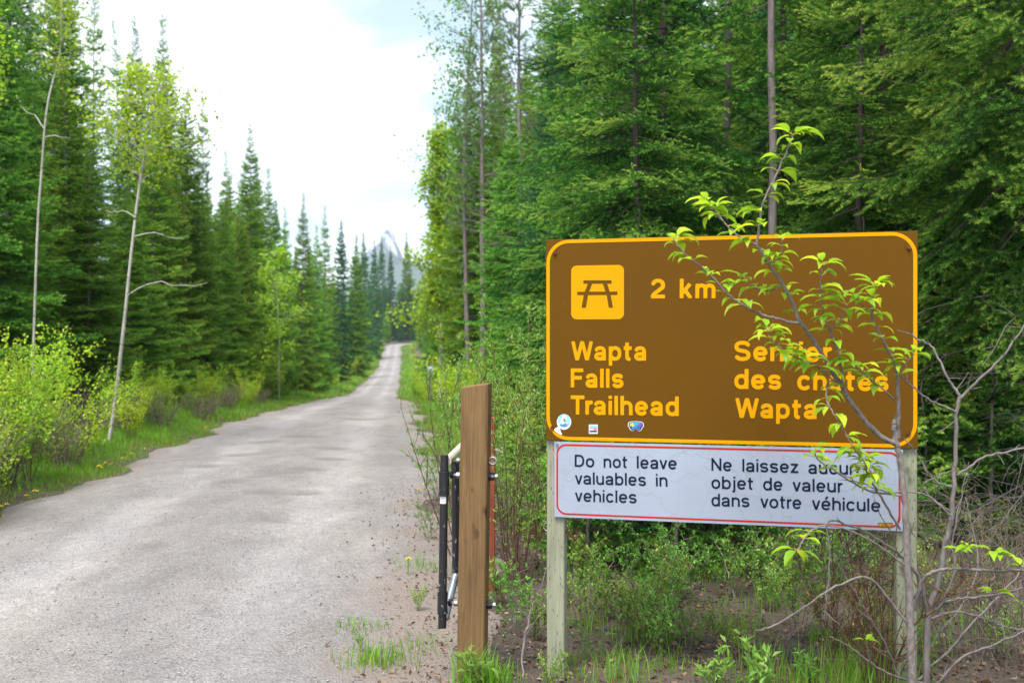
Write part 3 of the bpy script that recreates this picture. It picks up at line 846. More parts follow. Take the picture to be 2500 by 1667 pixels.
    for txt, x0, x1, y0, y1 in [('Do', 207, 303, 1203, 1206), ('not', 349, 465, 1207, 1210), ('leave', 512, 708, 1211, 1216), ('valuables', 208, 557, 1288, 1297), ('in', 606, 663, 1299, 1300),
                                ('vehicles', 208, 511, 1373, 1382), ('Ne', 878, 978, 1222, 1225), ('laissez', 1030, 1305, 1227, 1234), ('aucun', 1354, 1600, 1237, 1243), ('objet', 878, 1083, 1310, 1316),
                                ('de', 1132, 1227, 1318, 1320), ('valeur', 1276, 1522, 1323, 1329), ('dans', 878, 1065, 1396, 1401), ('votre', 1118, 1320, 1404, 1410), ('véhicule', 1371, 1708, 1413, 1424)]:
        mb = MB(); word(mb, txt, zu(x0, y0), zu(x1, y1), cap, 0.158, 0.0008, 44)
        mb.obj('lettering', M['sign_navy'], wp)
    for q in ((120, 1092), (1810, 1135)): bolt(*zu(*q), wp, M['zinc'], 0.006)
    mb = MB(); fan_sheet(mb, R4(1696, 1477, 1768, 1500), 0.0004)
    pl_ = mb.obj('maker_plate', plain('plate_brown', (0.10, 0.06, 0.01), 0.5), wp)
    mb = MB()
    for txt, x0, x1 in (('NPC', 1699, 1731), ('PNC', 1734, 1765)): word(mb, txt, zu(x0, 1494.5), zu(x1, 1494.5), 0.0125, 0.19, -0.0004, 16)
    mb.obj('lettering', M['sign_yellow'], pl_)
    # spikes of old hardware on the near post: a rusty lag bolt to the right, a small ring to the left
    mb = MB(); a = np.array([0.089, 0.06, 0.70]); tube(mb, [a, a + (0.05, -0.01, -0.035)], 0.006, 0.006, 6, 0, 0.5, True); tube(mb, [a + (0.046, -0.01, -0.033), a + (0.056, -0.012, -0.04)], 0.011, 0.011, 6, 0, 0.5, True)
    mb.obj('lag_bolt', M['rust'], t)
    mb = MB(); th = np.linspace(0, 2 * np.pi, 15); tube(mb, np.stack([-0.008 + 0.016 * np.cos(th), 0.06 + 0 * th, 0.715 + 0.02 * np.sin(th)], -1), 0.0035, 0.0035, 5)
    mb.obj('wire_ring', M['zinc'], t)
build_sign()

# ------------------------------------------------------------------ gate post and folded gate
def build_gate():
    d = 4.86
    a = P(1083, 1667 / Q, d); top = P(1094, 884, d)
    gz = float(ground_z(a[0], a[1]))
    t = empty('gate_post', (a[0], a[1] + 0.07, gz), R(-7), 1.0, 'square brown timber gate post with an eye bolt, beside the road', 'post')
    t.rotation_euler = (0, math.atan2(top[0] - a[0], top[2] - gz), R(-7))
    H = top[2] - gz
    mb = MB(); box(mb, (-0.067, -0.067, -0.3), (0.067, 0.067, H), 0, 0.006)
    v = mb.v[0]; k = v[:, 2] > H - 0.02; v[k, 2] += 0.012 * v[k, 0] / 0.07
    mb.obj('timber', M['gate_wood'], t)
    def zz(y): return (EYE - (y * Q - CY) / F * d) - gz
    # threaded rods right through the timber
    for y in (1096, 1394):
        z = zz(y); mb = MB()
        tube(mb, [(-0.130, 0.0, z), (0.112, 0.0, z)], 0.0085, 0.0085, 8, 0, 0.5, True)
        for x0, x1, r, m_ in ((-0.095, -0.078, 0.016, 0), (0.100, 0.112, 0.013, 0), (0.0675, 0.094, 0.021, 1), (-0.1245, -0.108, 0.019, 1)):
            tube(mb, [(x0, 0, z), (x1, 0, z)], r, r, 6 if m_ == 0 else 10, m_, 0.5, True)
        mb.obj('threaded_rod', [M['zinc'], M['black_pipe']], t)
    z = zz(1059); th = np.linspace(0, 2 * np.pi, 21)
    mb = MB(); tube(mb, np.stack([0.088 + 0.0175 * np.cos(th), -0.02 + 0 * th, z + 0.0175 * np.sin(th)], -1), 0.0062, 0.0062, 8); tube(mb, [(-0.085, -0.01, z - 0.005), (0.07, -0.01, z)], 0.007, 0.007, 8, 0, 0.5, True)
    tube(mb, [(-0.092, -0.01, z - 0.005), (-0.078, -0.01, z - 0.005)], 0.014, 0.014, 6, 0, 0.5, True)
    mb.obj('eye_bolt', M['zinc'], t, True)
    # the swung-open pipe gate
    b = P(1015, 1443, d)
    gt = empty('pipe_gate', (b[0], d + 0.02, gz), 0, 1.0, 'black pipe gate swung open, hung on the timber post by the road', 'gate')
    pt = P(1020, 1045, d)
    lean = pt[0] - b[0]
    z0, z1 = b[2] - gz, pt[2] - gz
    f = lambda z: np.array([lean * (z - z0) / (z1 - z0), 0, z])
    mb = MB(); tube(mb, [f(z0), f(z1)], 0.0205, 0.0205, 16, 0, 0.5, True)
    for y0, y1 in ((1085, 1137), (1363, 1408)):
        za, zb = EYE - (y1 * Q - CY) / F * d - gz, EYE - (y0 * Q - CY) / F * d - gz
        tube(mb, [f(za), f(zb)], 0.0255, 0.0255, 16, 0, 0.5, True)
        for ze in (za, zb): tube(mb, [f(ze - .004), f(ze + .004)], 0.0272, 0.0272, 16, 0, 0.5, True)
    hp = mb.obj('hinge_pipe', M['black_pipe'], gt, True)
    za, zb = EYE - (1156 * Q - CY) / F * d - gz, EYE - (1128 * Q - CY) / F * d - gz
    mb = MB(); n = 7; zs = [za, zb]
    th = np.radians(np.linspace(215, 305, n)); v = np.array([[f(zq)[0] + 0.0213 * math.cos(q), 0.0213 * math.sin(q), zq] for zq in zs for q in th])
    mb.add(v, [[k, k + 1, n + k + 1, n + k] for k in range(n - 1)], 0)
    for r_ in range(6):
        zq = zb - (zb - za) * (0.16 + 0.12 * r_); th2 = np.radians(np.linspace(222, 222 + (70 if r_ % 2 else 52), 5))
        v = np.array([[f(zq)[0] + 0.0217 * math.cos(q), 0.0217 * math.sin(q), zq + s * 0.0016] for s in (-1, 1) for q in th2])
        mb.add(v, [[k, k + 1, 5 + k + 1, 5 + k] for k in range(4)], 1)
    mb.obj('data_sticker', [plain('sticker_paper', (0.62, 0.62, 0.60), 0.6), plain('sticker_print', (0.28, 0.28, 0.29), 0.6)], hp)
    # long arm running away from the camera, second upright and its galvanised brace
    o = np.array([b[0], d + 0.02, gz])
    s = f(z1 - 0.035); e = P(1098, 985, 8.2) - o
    mb = MB(); tube(mb, [s + (0.012, 0.015, 0), e], 0.022, 0.022, 14, 0, 0.5, True); mb.obj('top_rail', M['rail'], gt, True)
    u1 = P(1046, 1060, 5.25) - o; u0 = P(1047, 1312, 5.25) - o; k = P(1022, 1420, 5.05) - o
    mb = MB(); tube(mb, [u0, u1], 0.021, 0.021, 14, 0, 0.5, True); mb.obj('inner_pipe', M['black_pipe'], gt, True)
    mb = MB(); tube(mb, [u0 + (0, 0, .02), u0 + (0, 0, -.015), u0 * 0.45 + k * 0.55, k], 0.0205, 0.0205, 14, 0, 0.5, True); mb.obj('brace_pipe', plain('worn_pipe', (0.20, 0.21, 0.23), 0.3, 0.7, 0.5, 0.35, 18), gt, True)
    # the stained post behind
    p = P(1120, 957, 6.7); g0 = float(ground_z(p[0], p[1]))
    mb = MB(); box(mb, (-0.05, -0.05, -0.3), (0.05, 0.05, p[2] - g0), 0, 0.005)
    o2 = mb.obj('stained_post', M['red_wood']); o2.location = (p[0], p[1], g0)
    tag(o2, 'reddish stained wooden post half hidden behind the brown gate post', 'post')
build_gate()

def build_far_sign():
    p = P(988, 852, 31.0); g0 = float(ground_z(p[0], p[1]))
    t = empty('notice_sign', (p[0], p[1], g0), R(-4), 1, 'small white notice sign on a thin post at the far roadside', 'sign')
    h = p[2] - g0
    mb = MB(); box(mb, (-0.11, -0.012, h - 0.15), (0.11, 0.0, h + 0.15), 0, 0.003); pn = mb.obj('panel', plain('dull_white', (0.46, 0.49, 0.54), 0.5), t)
    mb = MB()
    for x0, z0, x1, z1 in ((-.07, .04, .07, .07), (-.07, -.09, -.03, .02), (-.01, -.05, .07, -.02), (0.0, -.11, .07, -.08)):
        mb.add([(x0, -.0145, h + z0), (x1, -.0145, h + z0), (x1, -.0145, h + z1), (x0, -.0145, h + z1)], [[0, 1, 2, 3]])
    mb.obj('symbols', plain('faded_grey_ink', (0.16, 0.19, 0.22), 0.5), pn)
    mb = MB(); box(mb, (-0.025, 0.001, -0.2), (0.025, 0.04, h + 0.1), 0, 0.003); mb.obj('post', M['twig_grey'], t)
build_far_sign()

# ------------------------------------------------------------------ foliage builders
def needles(mb, P0, P1, tint, dens, nl, nw, mat=0, up=0.3, r=rng, fwd=(0.55, 1.0)):
    P0, P1 = np.asarray(P0, float), np.asarray(P1, float); tint = np.asarray(tint, float)
    d = P1 - P0; ln = np.linalg.norm(d, axis=1)
    cnt = r.poisson(dens * ln) + 1
    ix = np.repeat(np.arange(len(ln)), cnt)
    ax = unit(d)[ix]
    base = P0[ix] + d[ix] * r.uniform(0, 1, (len(ix), 1))
    q = r.normal(size=(len(ix), 3)); q -= (q * ax).sum(1, keepdims=True) * ax
    q = unit(q); q[:, 2] += up
    dr = unit(ax * r.uniform(*fwd, (len(ix), 1)) + q * 0.85)
    w = unit(np.cross(dr, r.normal(size=(len(ix), 3)))) * nw * 0.5
    l = nl * r.uniform(0.7, 1.2, (len(ix), 1))
    v = np.stack([base - w, base + w, base + dr * l], 1).reshape(-1, 3)
    tt = np.repeat(np.clip(tint[ix] + r.normal(0, 0.07, len(ix)), 0, 1), 3)
    mb.add(v, np.arange(len(v)).reshape(-1, 3), mat, tt)

LOD = {0: dict(dens=760, nl=0.021, nw=0.0040, sec=0.070, ter=0.048, bare=0.20, wid=0.40), 1: dict(dens=115, nl=0.048, nw=0.016, sec=0.075, ter=0.062, bare=0.15, wid=0.40), 2: dict(dens=40, nl=0.10, nw=0.042, sec=0.13, ter=0.11, bare=0.15, wid=0.40)}
def spruce_branch(L, lod, r, lush=1.0, droop=0.16):
    c = LOD[lod]; mb = MB()
    ax = lambda t: np.stack([t * L, 0.03 * L * np.sin(3 * t + bend), -droop * L * np.sin(np.pi * t * 0.8) * t ** 0.5 + 0.10 * L * t ** 3], -1)
    bend = r.uniform(0, 6)
    P0, P1, T = [], [], []
    ts = np.linspace(c['bare'] + 0.07, 1, 9); p = ax(ts)
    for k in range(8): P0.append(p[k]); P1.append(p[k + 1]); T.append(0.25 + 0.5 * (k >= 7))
    s = c['bare'] * L; side = 1
    while s < L * 0.985:
        t = s / L; o = ax(np.array(t)); side = -side
        l2 = (L * c['wid'] * (1 - t) ** 0.75 * min(1, (t - c['bare'] + 0.27) / 0.35) + 0.06) * r.uniform(0.75, 1.2)
        ang = math.radians((54 if lod == 0 else 62) - 24 * t + r.normal(0, 7)) * side
        d2 = unit(np.array([math.cos(ang), math.sin(ang), r.normal(-0.24 if lod == 0 else -0.10, 0.10)]))
        n2 = max(2, int(l2 / 0.06)); prev = o
        for k in range(n2):
            q = o + d2 * l2 * (k + 1) / n2 + np.array([0.10 * l2 * ((k + 1) / n2) ** 2, 0, -0.12 * l2 * math.sin(2.6 * (k + 1) / n2)])
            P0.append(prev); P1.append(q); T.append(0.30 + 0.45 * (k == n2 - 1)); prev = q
        if l2 > 0.11:
            u = 0.05; sd = 1
            while u < l2 * 0.96:
                f = u / l2; b = o + d2 * l2 * f + np.array([0.10 * l2 * f ** 2, 0, -0.12 * l2 * math.sin(2.6 * f)]); sd = -sd
                l3 = (0.07 + 0.30 * l2 * (1 - f)) * r.uniform(0.6, 1.15) * lush
                a3 = ang + sd * math.radians((38 if lod == 0 else 48) + r.normal(0, 7))
                d3 = unit(np.array([math.cos(a3), math.sin(a3), r.normal(-0.06, 0.22)]))
                m = b + d3 * l3 * 0.6
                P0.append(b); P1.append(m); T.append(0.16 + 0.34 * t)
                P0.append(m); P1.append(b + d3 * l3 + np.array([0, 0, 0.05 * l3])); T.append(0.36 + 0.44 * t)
                u += c['ter'] * r.uniform(0.7, 1.3)
        s += c['sec'] * r.uniform(0.7, 1.3)
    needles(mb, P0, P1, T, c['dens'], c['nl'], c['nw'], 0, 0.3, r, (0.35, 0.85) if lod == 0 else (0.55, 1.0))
    ts = np.linspace(0, 0.97, 7); tube(mb, ax(ts), (0.0055 if lod == 0 else 0.009) * L + 0.002, 0.0015, 3, 1, 0.5)
    if lod < 2:
        for k in range(8, len(P0), 2 if lod else 1):
            a, b = P0[k], P1[k]
            w = np.array([0, 0, 0.0016]); mb.add([a - w, a + w, b + w * .6, b - w * .6], [[0, 1, 2, 3]], 1, 0.5)
    return mb.flat()

_tmpl = {}
def templates(lod):
    if lod not in _tmpl:
        r = np.random.default_rng(100 + lod)
        _tmpl[lod] = {L: [spruce_branch(L, lod, r, droop=r.uniform(0.08, 0.2)) for _ in range(3 if lod else 4)] for L in (0.35, 0.7, 1.2, 1.8)}
    return _tmpl[lod]

def rot(phi, pitch, roll, s):
    cp, sp, ct, st, cr, sr = math.cos(phi), math.sin(phi), math.cos(pitch), math.sin(pitch), math.cos(roll), math.sin(roll)
    Rz = np.array([[cp, -sp, 0], [sp, cp, 0], [0, 0, 1]]); Ry = np.array([[ct, 0, -st], [0, 1, 0], [st, 0, ct]]); Rx = np.array([[1, 0, 0], [0, cr, -sr], [0, sr, cr]])
    return Rz @ Ry @ Rx * s

def spruce_meshes(name, H, Rm, base, lod, seed, step=0.26, per=5, p_low=-14, p_high=42, expo=0.8, r0=None, sparse=0.0, dead=0.0, mats=('needle', 'bark_dark'), bark='bark'):
    """Trunk, crown and (where the tree has them) bare dead twigs, standing at the origin."""
    r = np.random.default_rng(seed); T = templates(lod); keys = sorted(T)
    trunk, crown, dd = MB(), MB(), MB()
    r0 = r0 or 0.008 * H + 0.02
    zs = np.linspace(-0.3, H, 16); wob = np.cumsum(r.normal(0, 0.012, (16, 2)), 0)
    axis = np.stack([wob[:, 0], wob[:, 1], zs], -1)
    tube(trunk, axis, np.maximum(r0 * (1 - np.clip(zs / H, 0, 1)) ** 0.9, 0.006), None, 8 if lod < 2 else 5, 0, 0.5, rough=0.04)
    z = base
    while z < H - 0.12:
        f = (z - base) / (H - base); rad = Rm * (1 - f) ** expo * min(1, 0.62 + f * 3.2)
        n = per if r.random() > sparse else max(1, per - 3)
        ph0 = r.uniform(0, 6.28)
        for k in range(n):
            L = max(0.12, rad * r.uniform(0.62, 1.12))
            if r.random() < sparse * 0.6: continue
            phi = ph0 + 6.283 * k / n + r.normal(0, 0.25)
            pit = math.radians(p_low + (p_high - p_low) * f ** 1.3 + r.normal(0, 6))
            kk = min(keys, key=lambda q: abs(q - L)); tm = T[kk][r.integers(len(T[kk]))]
            zz = z + r.normal(0, 0.06)
            o = np.array([np.interp(zz, zs, axis[:, 0]), np.interp(zz, zs, axis[:, 1]), zz])
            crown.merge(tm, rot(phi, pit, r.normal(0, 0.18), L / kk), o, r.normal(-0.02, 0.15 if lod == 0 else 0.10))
        z += step * r.uniform(0.75, 1.25) * (1 - 0.45 * f)
    tp = T[keys[0]][0]
    crown.merge(tp, rot(0, math.radians(88), 0, 1.0), np.array([axis[-1, 0], axis[-1, 1], H - 0.2]), 0.1)
    out = [('trunk', trunk.mesh(name + '_trunk', M[bark], True)), ('crown', crown.mesh(name + '_crown', [M[mats[0]], M[mats[1]]]))]
    if dead > 0:
        z = 0.25
        while z < base + dead:
            for k in range(3):
                phi = r.uniform(0, 6.28); L = Rm * r.uniform(0.25, 0.8)
                d = np.array([math.cos(phi), math.sin(phi), r.uniform(-0.35, 0.15)])
                p = np.array([np.interp(z, zs, axis[:, 0]), np.interp(z, zs, axis[:, 1]), z]) + np.outer(np.linspace(0, L, 6), d)
                p[:, 2] -= np.linspace(0, 1, 6) ** 2 * L * 0.25; p[1:] += r.normal(0, 0.02, (5, 3))
                tube(dd, p, 0.007, 0.0015, 3)
                for q in range(7):
                    j = r.integers(1, 5); d2 = unit(d + r.normal(0, 0.7, 3)) * r.uniform(0.1, 0.4)
                    tube(dd, [p[j], p[j] + d2 * 0.5 + r.normal(0, .02, 3), p[j] + d2], 0.0026, 0.001, 3)
            z += 0.16
        out.append(('dead_twigs', dd.mesh(name + '_dead_twigs', M['twig_grey'])))
    return out

def place(kind, parts, x, y, rz, sc, label, cat, group=None, z=None, tilt=(0, 0)):
    zz = float(surf_z(x, y)) if z is None else z
    t = empty(kind, (x, y, zz), rz, sc, label, cat, group)
    t.rotation_euler = (tilt[0], tilt[1], rz)
    for n, me in parts: link(n, me, t)
    return t

def leaves(mb, pos, dr, ln, wr, tint, mat=0, fold=0.25, r=rng, curl=0.0):
    """Folded rhombic leaves: base, two edges, tip."""
    pos, dr = np.asarray(pos, float), unit(dr); n = len(pos)
    ln = np.broadcast_to(np.asarray(ln, float), (n,))[:, None]
    sd = unit(np.cross(dr, r.normal(size=(n, 3)) * 0.6 + np.array([0, 0, 1.0])))
    nm = np.cross(sd, dr)
    mid = pos + dr * ln * 0.45
    a = mid + sd * ln * wr * 0.5 + nm * ln * wr * fold; b = mid - sd * ln * wr * 0.5 + nm * ln * wr * fold
    tip = pos + dr * ln - nm * ln * curl
    v = np.stack([pos, a, tip, b], 1).reshape(-1, 3)
    i = np.arange(n)[:, None] * 4
    f = np.concatenate([i + np.array([0, 1, 2]), i + np.array([0, 2, 3])])
    mb.add(v, f, mat, np.repeat(np.clip(tint, 0, 1), 4))

def deciduous_meshes(name, trunk_pts, r0, crown_z, reach, nbr, per, leaf, seed, mats=('aspen_leaf', 'aspen_bark'), wr=0.85, up=0.45, bare=(), clump=0.17, shape=None, k=7):
    """A slender broadleaf: pale trunk with limbs, leaves in loose clumps about the twigs."""
    r = np.random.default_rng(seed); tr, cr = MB(), MB()
    ax = spline(trunk_pts, 24); H = ax[-1, 2]
    tube(tr, ax, np.linspace(r0, 0.008, 24) , None, k, 0, 0.5, rough=0.03)
    pos, dr, tint = [], [], []
    def spray(c, n, s):
        q = c + r.normal(0, s, (n, 3)) * np.array([1, 1, 0.8])
        pos.append(q); d = unit(r.normal(size=(n, 3)) * np.array([1, 1, 0.6]) + np.array([0, 0, -0.55])); dr.append(d)
        tint.append(np.clip(r.normal(0.5, 0.2, n) + r.normal(0, 0.08), 0, 1))
    for z, phi, L, el in bare:
        o = np.array([np.interp(z, ax[:, 2], ax[:, 0]), np.interp(z, ax[:, 2], ax[:, 1]), z])
        d = np.array([math.cos(phi), math.sin(phi), el])
        p = o + np.outer(np.linspace(0, L, 8), d); p[:, 2] += 0.08 * L * np.sin(np.linspace(0, 5, 8)); p[1:] += r.normal(0, 0.012 * L, (7, 3))
        tube(tr, p, 0.0095, 0.003, 5)
    for b in range(nbr):
        f = (b + r.uniform(0, 1)) / nbr; z = crown_z + (H - crown_z) * f * 0.97
        o = np.array([np.interp(z, ax[:, 2], ax[:, 0]), np.interp(z, ax[:, 2], ax[:, 1]), z])
        phi = b * 2.4 + r.normal(0, 0.4); sh = shape(f) if shape else (1 - f) ** 0.7 * min(1, 0.5 + 2 * f)
        L = max(0.25, reach * sh * r.uniform(0.6, 1.15)); e = up + r.normal(0, 0.15)
        d = np.array([math.cos(phi), math.sin(phi), e])
        p = o + np.outer(np.linspace(0, L, 7), unit(d)); p[:, 2] += np.linspace(0, 1, 7) ** 2 * L * r.uniform(-0.1, 0.25); p[1:] += r.normal(0, 0.02 * L, (6, 3))
        tube(tr, p, 0.006 + 0.006 * L, 0.0025, 4)
        for j in range(2, 7):
            for q in range(2):
                e2 = p[j] + unit(r.normal(size=3) + d * 0.6) * r.uniform(0.08, 0.30) * (0.4 + L * 0.5)
                tube(tr, [p[j], (p[j] + e2) / 2 + r.normal(0, .01, 3), e2], 0.003, 0.0012, 3)
                spray(e2, per, clump * (0.4 + 0.4 * L))
    spray(ax[-1], per * 3, 0.12)
    pos, dr, tint = np.concatenate(pos), np.concatenate(dr), np.concatenate(tint)
    leaves(cr, pos, dr, leaf * r.uniform(0.65, 1.2, len(pos)), wr, tint, 0, 0.2, r)
    return [('trunk', tr.mesh(name + '_trunk', M[mats[1]], True)), ('crown', cr.mesh(name + '_crown', M[mats[0]]))]

def shrub_meshes(name, nst, H, spread, leaf, wr, dens, seed, mats=('shrub_leaf', 'bark_dark'), start=0.25, twigs=7, stem_r=0.006, upright=0.6, leaf_up=0.2, tw_len=0.28, bunch=2, curl=0.0):
    """Many stems from one root, side twigs, small leaves along them."""
    r = np.random.default_rng(seed); st, cr = MB(), MB()
    pos, dr, tint = [], [], []
    for s in range(nst):
        phi = r.uniform(0, 6.28); h = H * r.uniform(0.55, 1.05); sp = spread * r.uniform(0.15, 1) ** 0.7
        b = np.array([math.cos(phi), math.sin(phi), 0]) * 0.12 * spread * r.uniform(0, 1)
        e = np.array([math.cos(phi), math.sin(phi), 0]) * sp + np.array([0, 0, h])
        m = b * 0.5 + e * 0.5 + np.array([-math.cos(phi), -math.sin(phi), 0]) * sp * 0.22 * upright + r.normal(0, 0.04 * H, 3)
        p = spline([b - (0, 0, .1), m, e], 9); tube(st, p, stem_r * r.uniform(0.6, 1.2), 0.0014, 4)
        paths = [p]
        for q in range(twigs):
            j = r.integers(2, 9); d = unit(p[min(j, 8)] - p[j - 1]); d2 = unit(d * 0.9 + r.normal(0, 0.6, 3) + np.array([0, 0, 0.15]))
            l = tw_len * H * r.uniform(0.3, 1); t = spline([p[j], p[j] + d2 * l * 0.5 + r.normal(0, 0.02, 3), p[j] + d2 * l + np.array([0, 0, 0.05 * l])], 5)
            tube(st, t, 0.0026 + 0.15 * stem_r, 0.001, 3); paths.append(t)
        for pi, p in enumerate(paths):
            ln = np.linalg.norm(np.diff(p, axis=0), axis=1).sum(); n = int(dens * ln * (1 - start * (pi == 0)))
            if n < 1: continue
            u = r.uniform(start if pi == 0 else 0.1, 1, n) ** 0.8 * (len(p) - 1.001); i = u.astype(int); f = (u - i)[:, None]
            c = p[i] * (1 - f) + p[i + 1] * f; d = unit(p[i + 1] - p[i])
            for _ in range(bunch):
                pos.append(c + r.normal(0, leaf * (0.25 if bunch <= 2 else 0.9), c.shape)); dr.append(unit(d * 0.7 + r.normal(0, 0.7, c.shape) + np.array([0, 0, leaf_up])))
                tint.append(np.clip(r.normal(0.5, 0.2, n), 0, 1))
    out = [('stems', st.mesh(name + '_stems', M[mats[1]]))]
    if pos:
        pos, dr, tint = np.concatenate(pos), np.concatenate(dr), np.concatenate(tint)
        leaves(cr, pos, dr, leaf * r.uniform(0.6, 1.25, len(pos)), wr, tint, 0, 0.22, r, curl)
        out.append(('leaves', cr.mesh(name + '_leaves', M[mats[0]])))
    return out

# ------------------------------------------------------------------ near spruces on the right, behind the sign
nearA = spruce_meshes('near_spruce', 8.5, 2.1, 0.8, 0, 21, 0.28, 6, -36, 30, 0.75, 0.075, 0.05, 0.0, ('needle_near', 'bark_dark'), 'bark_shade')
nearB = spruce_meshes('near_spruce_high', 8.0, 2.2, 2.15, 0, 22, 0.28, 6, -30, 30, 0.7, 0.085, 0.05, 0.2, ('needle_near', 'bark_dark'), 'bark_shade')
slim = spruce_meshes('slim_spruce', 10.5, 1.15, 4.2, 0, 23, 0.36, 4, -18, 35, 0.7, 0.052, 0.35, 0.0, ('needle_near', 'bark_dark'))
young = spruce_meshes('young_spruce', 1.7, 0.95, 0.12, 0, 24, 0.17, 6, -4, 45, 0.8, 0.022, 0.1, 0.0, ('needle_near', 'bark_dark'))
def at(px, d): return (px * Q - CX) / F * d
GN = 'spruces crowding behind the trailhead sign'
place('spruce_tree', nearA, at(1530, 9.6), 9.6, 0.4, 1.0, 'full bright green spruce directly above the left half of the brown sign', 'tree', GN)
place('spruce_tree', nearB, at(2390, 6.9), 6.9, 2.2, (0.95, 0.95, 1.0), 'spruce at the right edge with pale tipped boughs and bare dead lower twigs', 'tree', GN)
place('spruce_tree', nearB, at(2040, 9.8), 9.8, 4.4, 0.98, 'spruce with a thin trunk rising behind the right half of the brown sign', 'tree', GN)
place('spruce_tree', slim, at(1763, 8.9), 8.9, 1.0, 1.0, 'slender spruce with a tall bare grey trunk above the middle of the sign', 'tree', GN)
place('spruce_tree', slim, at(1680, 10.6), 10.6, 3.3, (1.1, 1.1, 1.0), 'bare trunked spruce just left of the tall grey trunk above the sign', 'tree', GN)
place('spruce_tree', nearA, at(1790, 11.9), 11.9, 5.1, 1.08, 'dense spruce standing behind the two bare trunks above the sign', 'tree', GN)
place('spruce_tree', nearA, at(1400, 12.6), 12.6, 2.9, 1.05, 'spruce whose boughs reach left over the gap between gate and sign', 'tree', GN)
place('spruce_tree', nearB, at(2250, 11.2), 11.2, 0.9, 1.1, 'dark spruce deep in the shade beyond the right end of the sign', 'tree', GN)
place('spruce_tree', nearA, at(1470, 8.5), 8.5, 1.7, (0.72, 0.72, 0.66), 'smaller full spruce whose pale tips fringe the top left of the brown sign', 'tree', GN)
place('spruce_tree', nearA, at(1965, 8.4), 8.4, 3.9, (0.75, 0.75, 0.64), 'smaller full spruce whose pale tips fringe the top right of the brown sign', 'tree', GN)
place('spruce_tree', nearB, at(2560, 9.0), 9.0, 3.0, 1.0, 'spruce mostly outside the right edge of the picture', 'tree', GN)
place('spruce_tree', nearA, at(2330, 10.4), 10.4, 0.2, 0.9, 'full dark spruce closing the gap at the right edge', 'tree', GN)
for px, d, rz, s_, lb in [(2190, 8.9, 0.6, 0.52, 'low dark spruce just right of the right sign post'), (2310, 8.3, 2.4, 0.5, 'low dark spruce behind the tangle of grey stems'), (2440, 8.8, 4.1, 0.6, 'low dark spruce at the right edge behind the grey stems')]:
    place('spruce_tree', nearA, at(px, d), d, rz, (s_ * 1.1, s_ * 1.1, s_), lb, 'tree', GN)
GY = 'young spruces under the sign'
for px, d, rz, s, lb in [(1345, 7.3, 0.3, 0.72, 'young spruce just right of the left sign post'), (1450, 7.6, 1.9, 0.9, 'young spruce under the left end of the white panel'), (1560, 7.1, 4.0, 0.8, 'young spruce with green boughs under the left middle of the white panel'),
                         (1665, 7.5, 2.6, 0.95, 'young spruce with green boughs under the middle of the white panel'), (1770, 7.2, 5.2, 0.85, 'young spruce under the right middle of the white panel'), (1880, 7.6, 0.8, 0.95, 'young spruce under the right end of the white panel'),
                         (1985, 7.2, 3.1, 0.85, 'young spruce just left of the right sign post'), (2120, 7.6, 1.2, 0.9, 'young spruce just right of the right sign post'), (2280, 7.4, 4.6, 0.9, 'young spruce in deep shade near the right edge'), (1270, 8.6, 2.2, 0.9, 'young spruce just left of the left sign post'),
                         (1610, 8.6, 0.5, 1.2, 'taller young spruce in the second row under the sign'), (1840, 8.7, 3.9, 1.2, 'taller young spruce at the back under the right half of the sign')]:
    place('young_spruce', young, at(px, d), d, rz, s, lb, 'tree', GY)

# ------------------------------------------------------------------ mid and far conifers
midS = [spruce_meshes('mid_spruce_%d' % k, 10.0, w, b, 1, 40 + k, st, p, -18, 42, ex, 0.07, sp, dd, m) for k, (w, b, st, p, ex, sp, dd, m) in enumerate([
    (1.75, 0.3, 0.22, 6, 0.85, 0.05, 0.0, ('needle', 'bark_dark')), (2.0, 0.4, 0.23, 6, 0.9, 0.08, 0.0, ('needle', 'bark_dark')), (1.25, 0.8, 0.25, 5, 0.7, 0.15, 0.3, ('needle', 'bark_dark')), (1.5, 0.3, 0.22, 6, 0.85, 0.05, 0.0, ('needle_blue', 'bark_dark'))])]
farS = [spruce_meshes('far_spruce_%d' % k, 10.0, w, b, 2, 60 + k, st, 6, -18, 42, ex, 0.07, sp, 0.0, m) for k, (w, b, st, ex, sp, m) in enumerate([
    (1.7, 0.3, 0.23, 0.85, 0.05, ('needle', 'bark_dark')), (1.95, 0.4, 0.24, 0.9, 0.08, ('needle', 'bark_dark')), (1.2, 0.6, 0.25, 0.7, 0.15, ('needle_blue', 'bark_dark')), (1.5, 0.4, 0.23, 0.8, 0.1, ('needle_blue', 'bark_dark'))])]

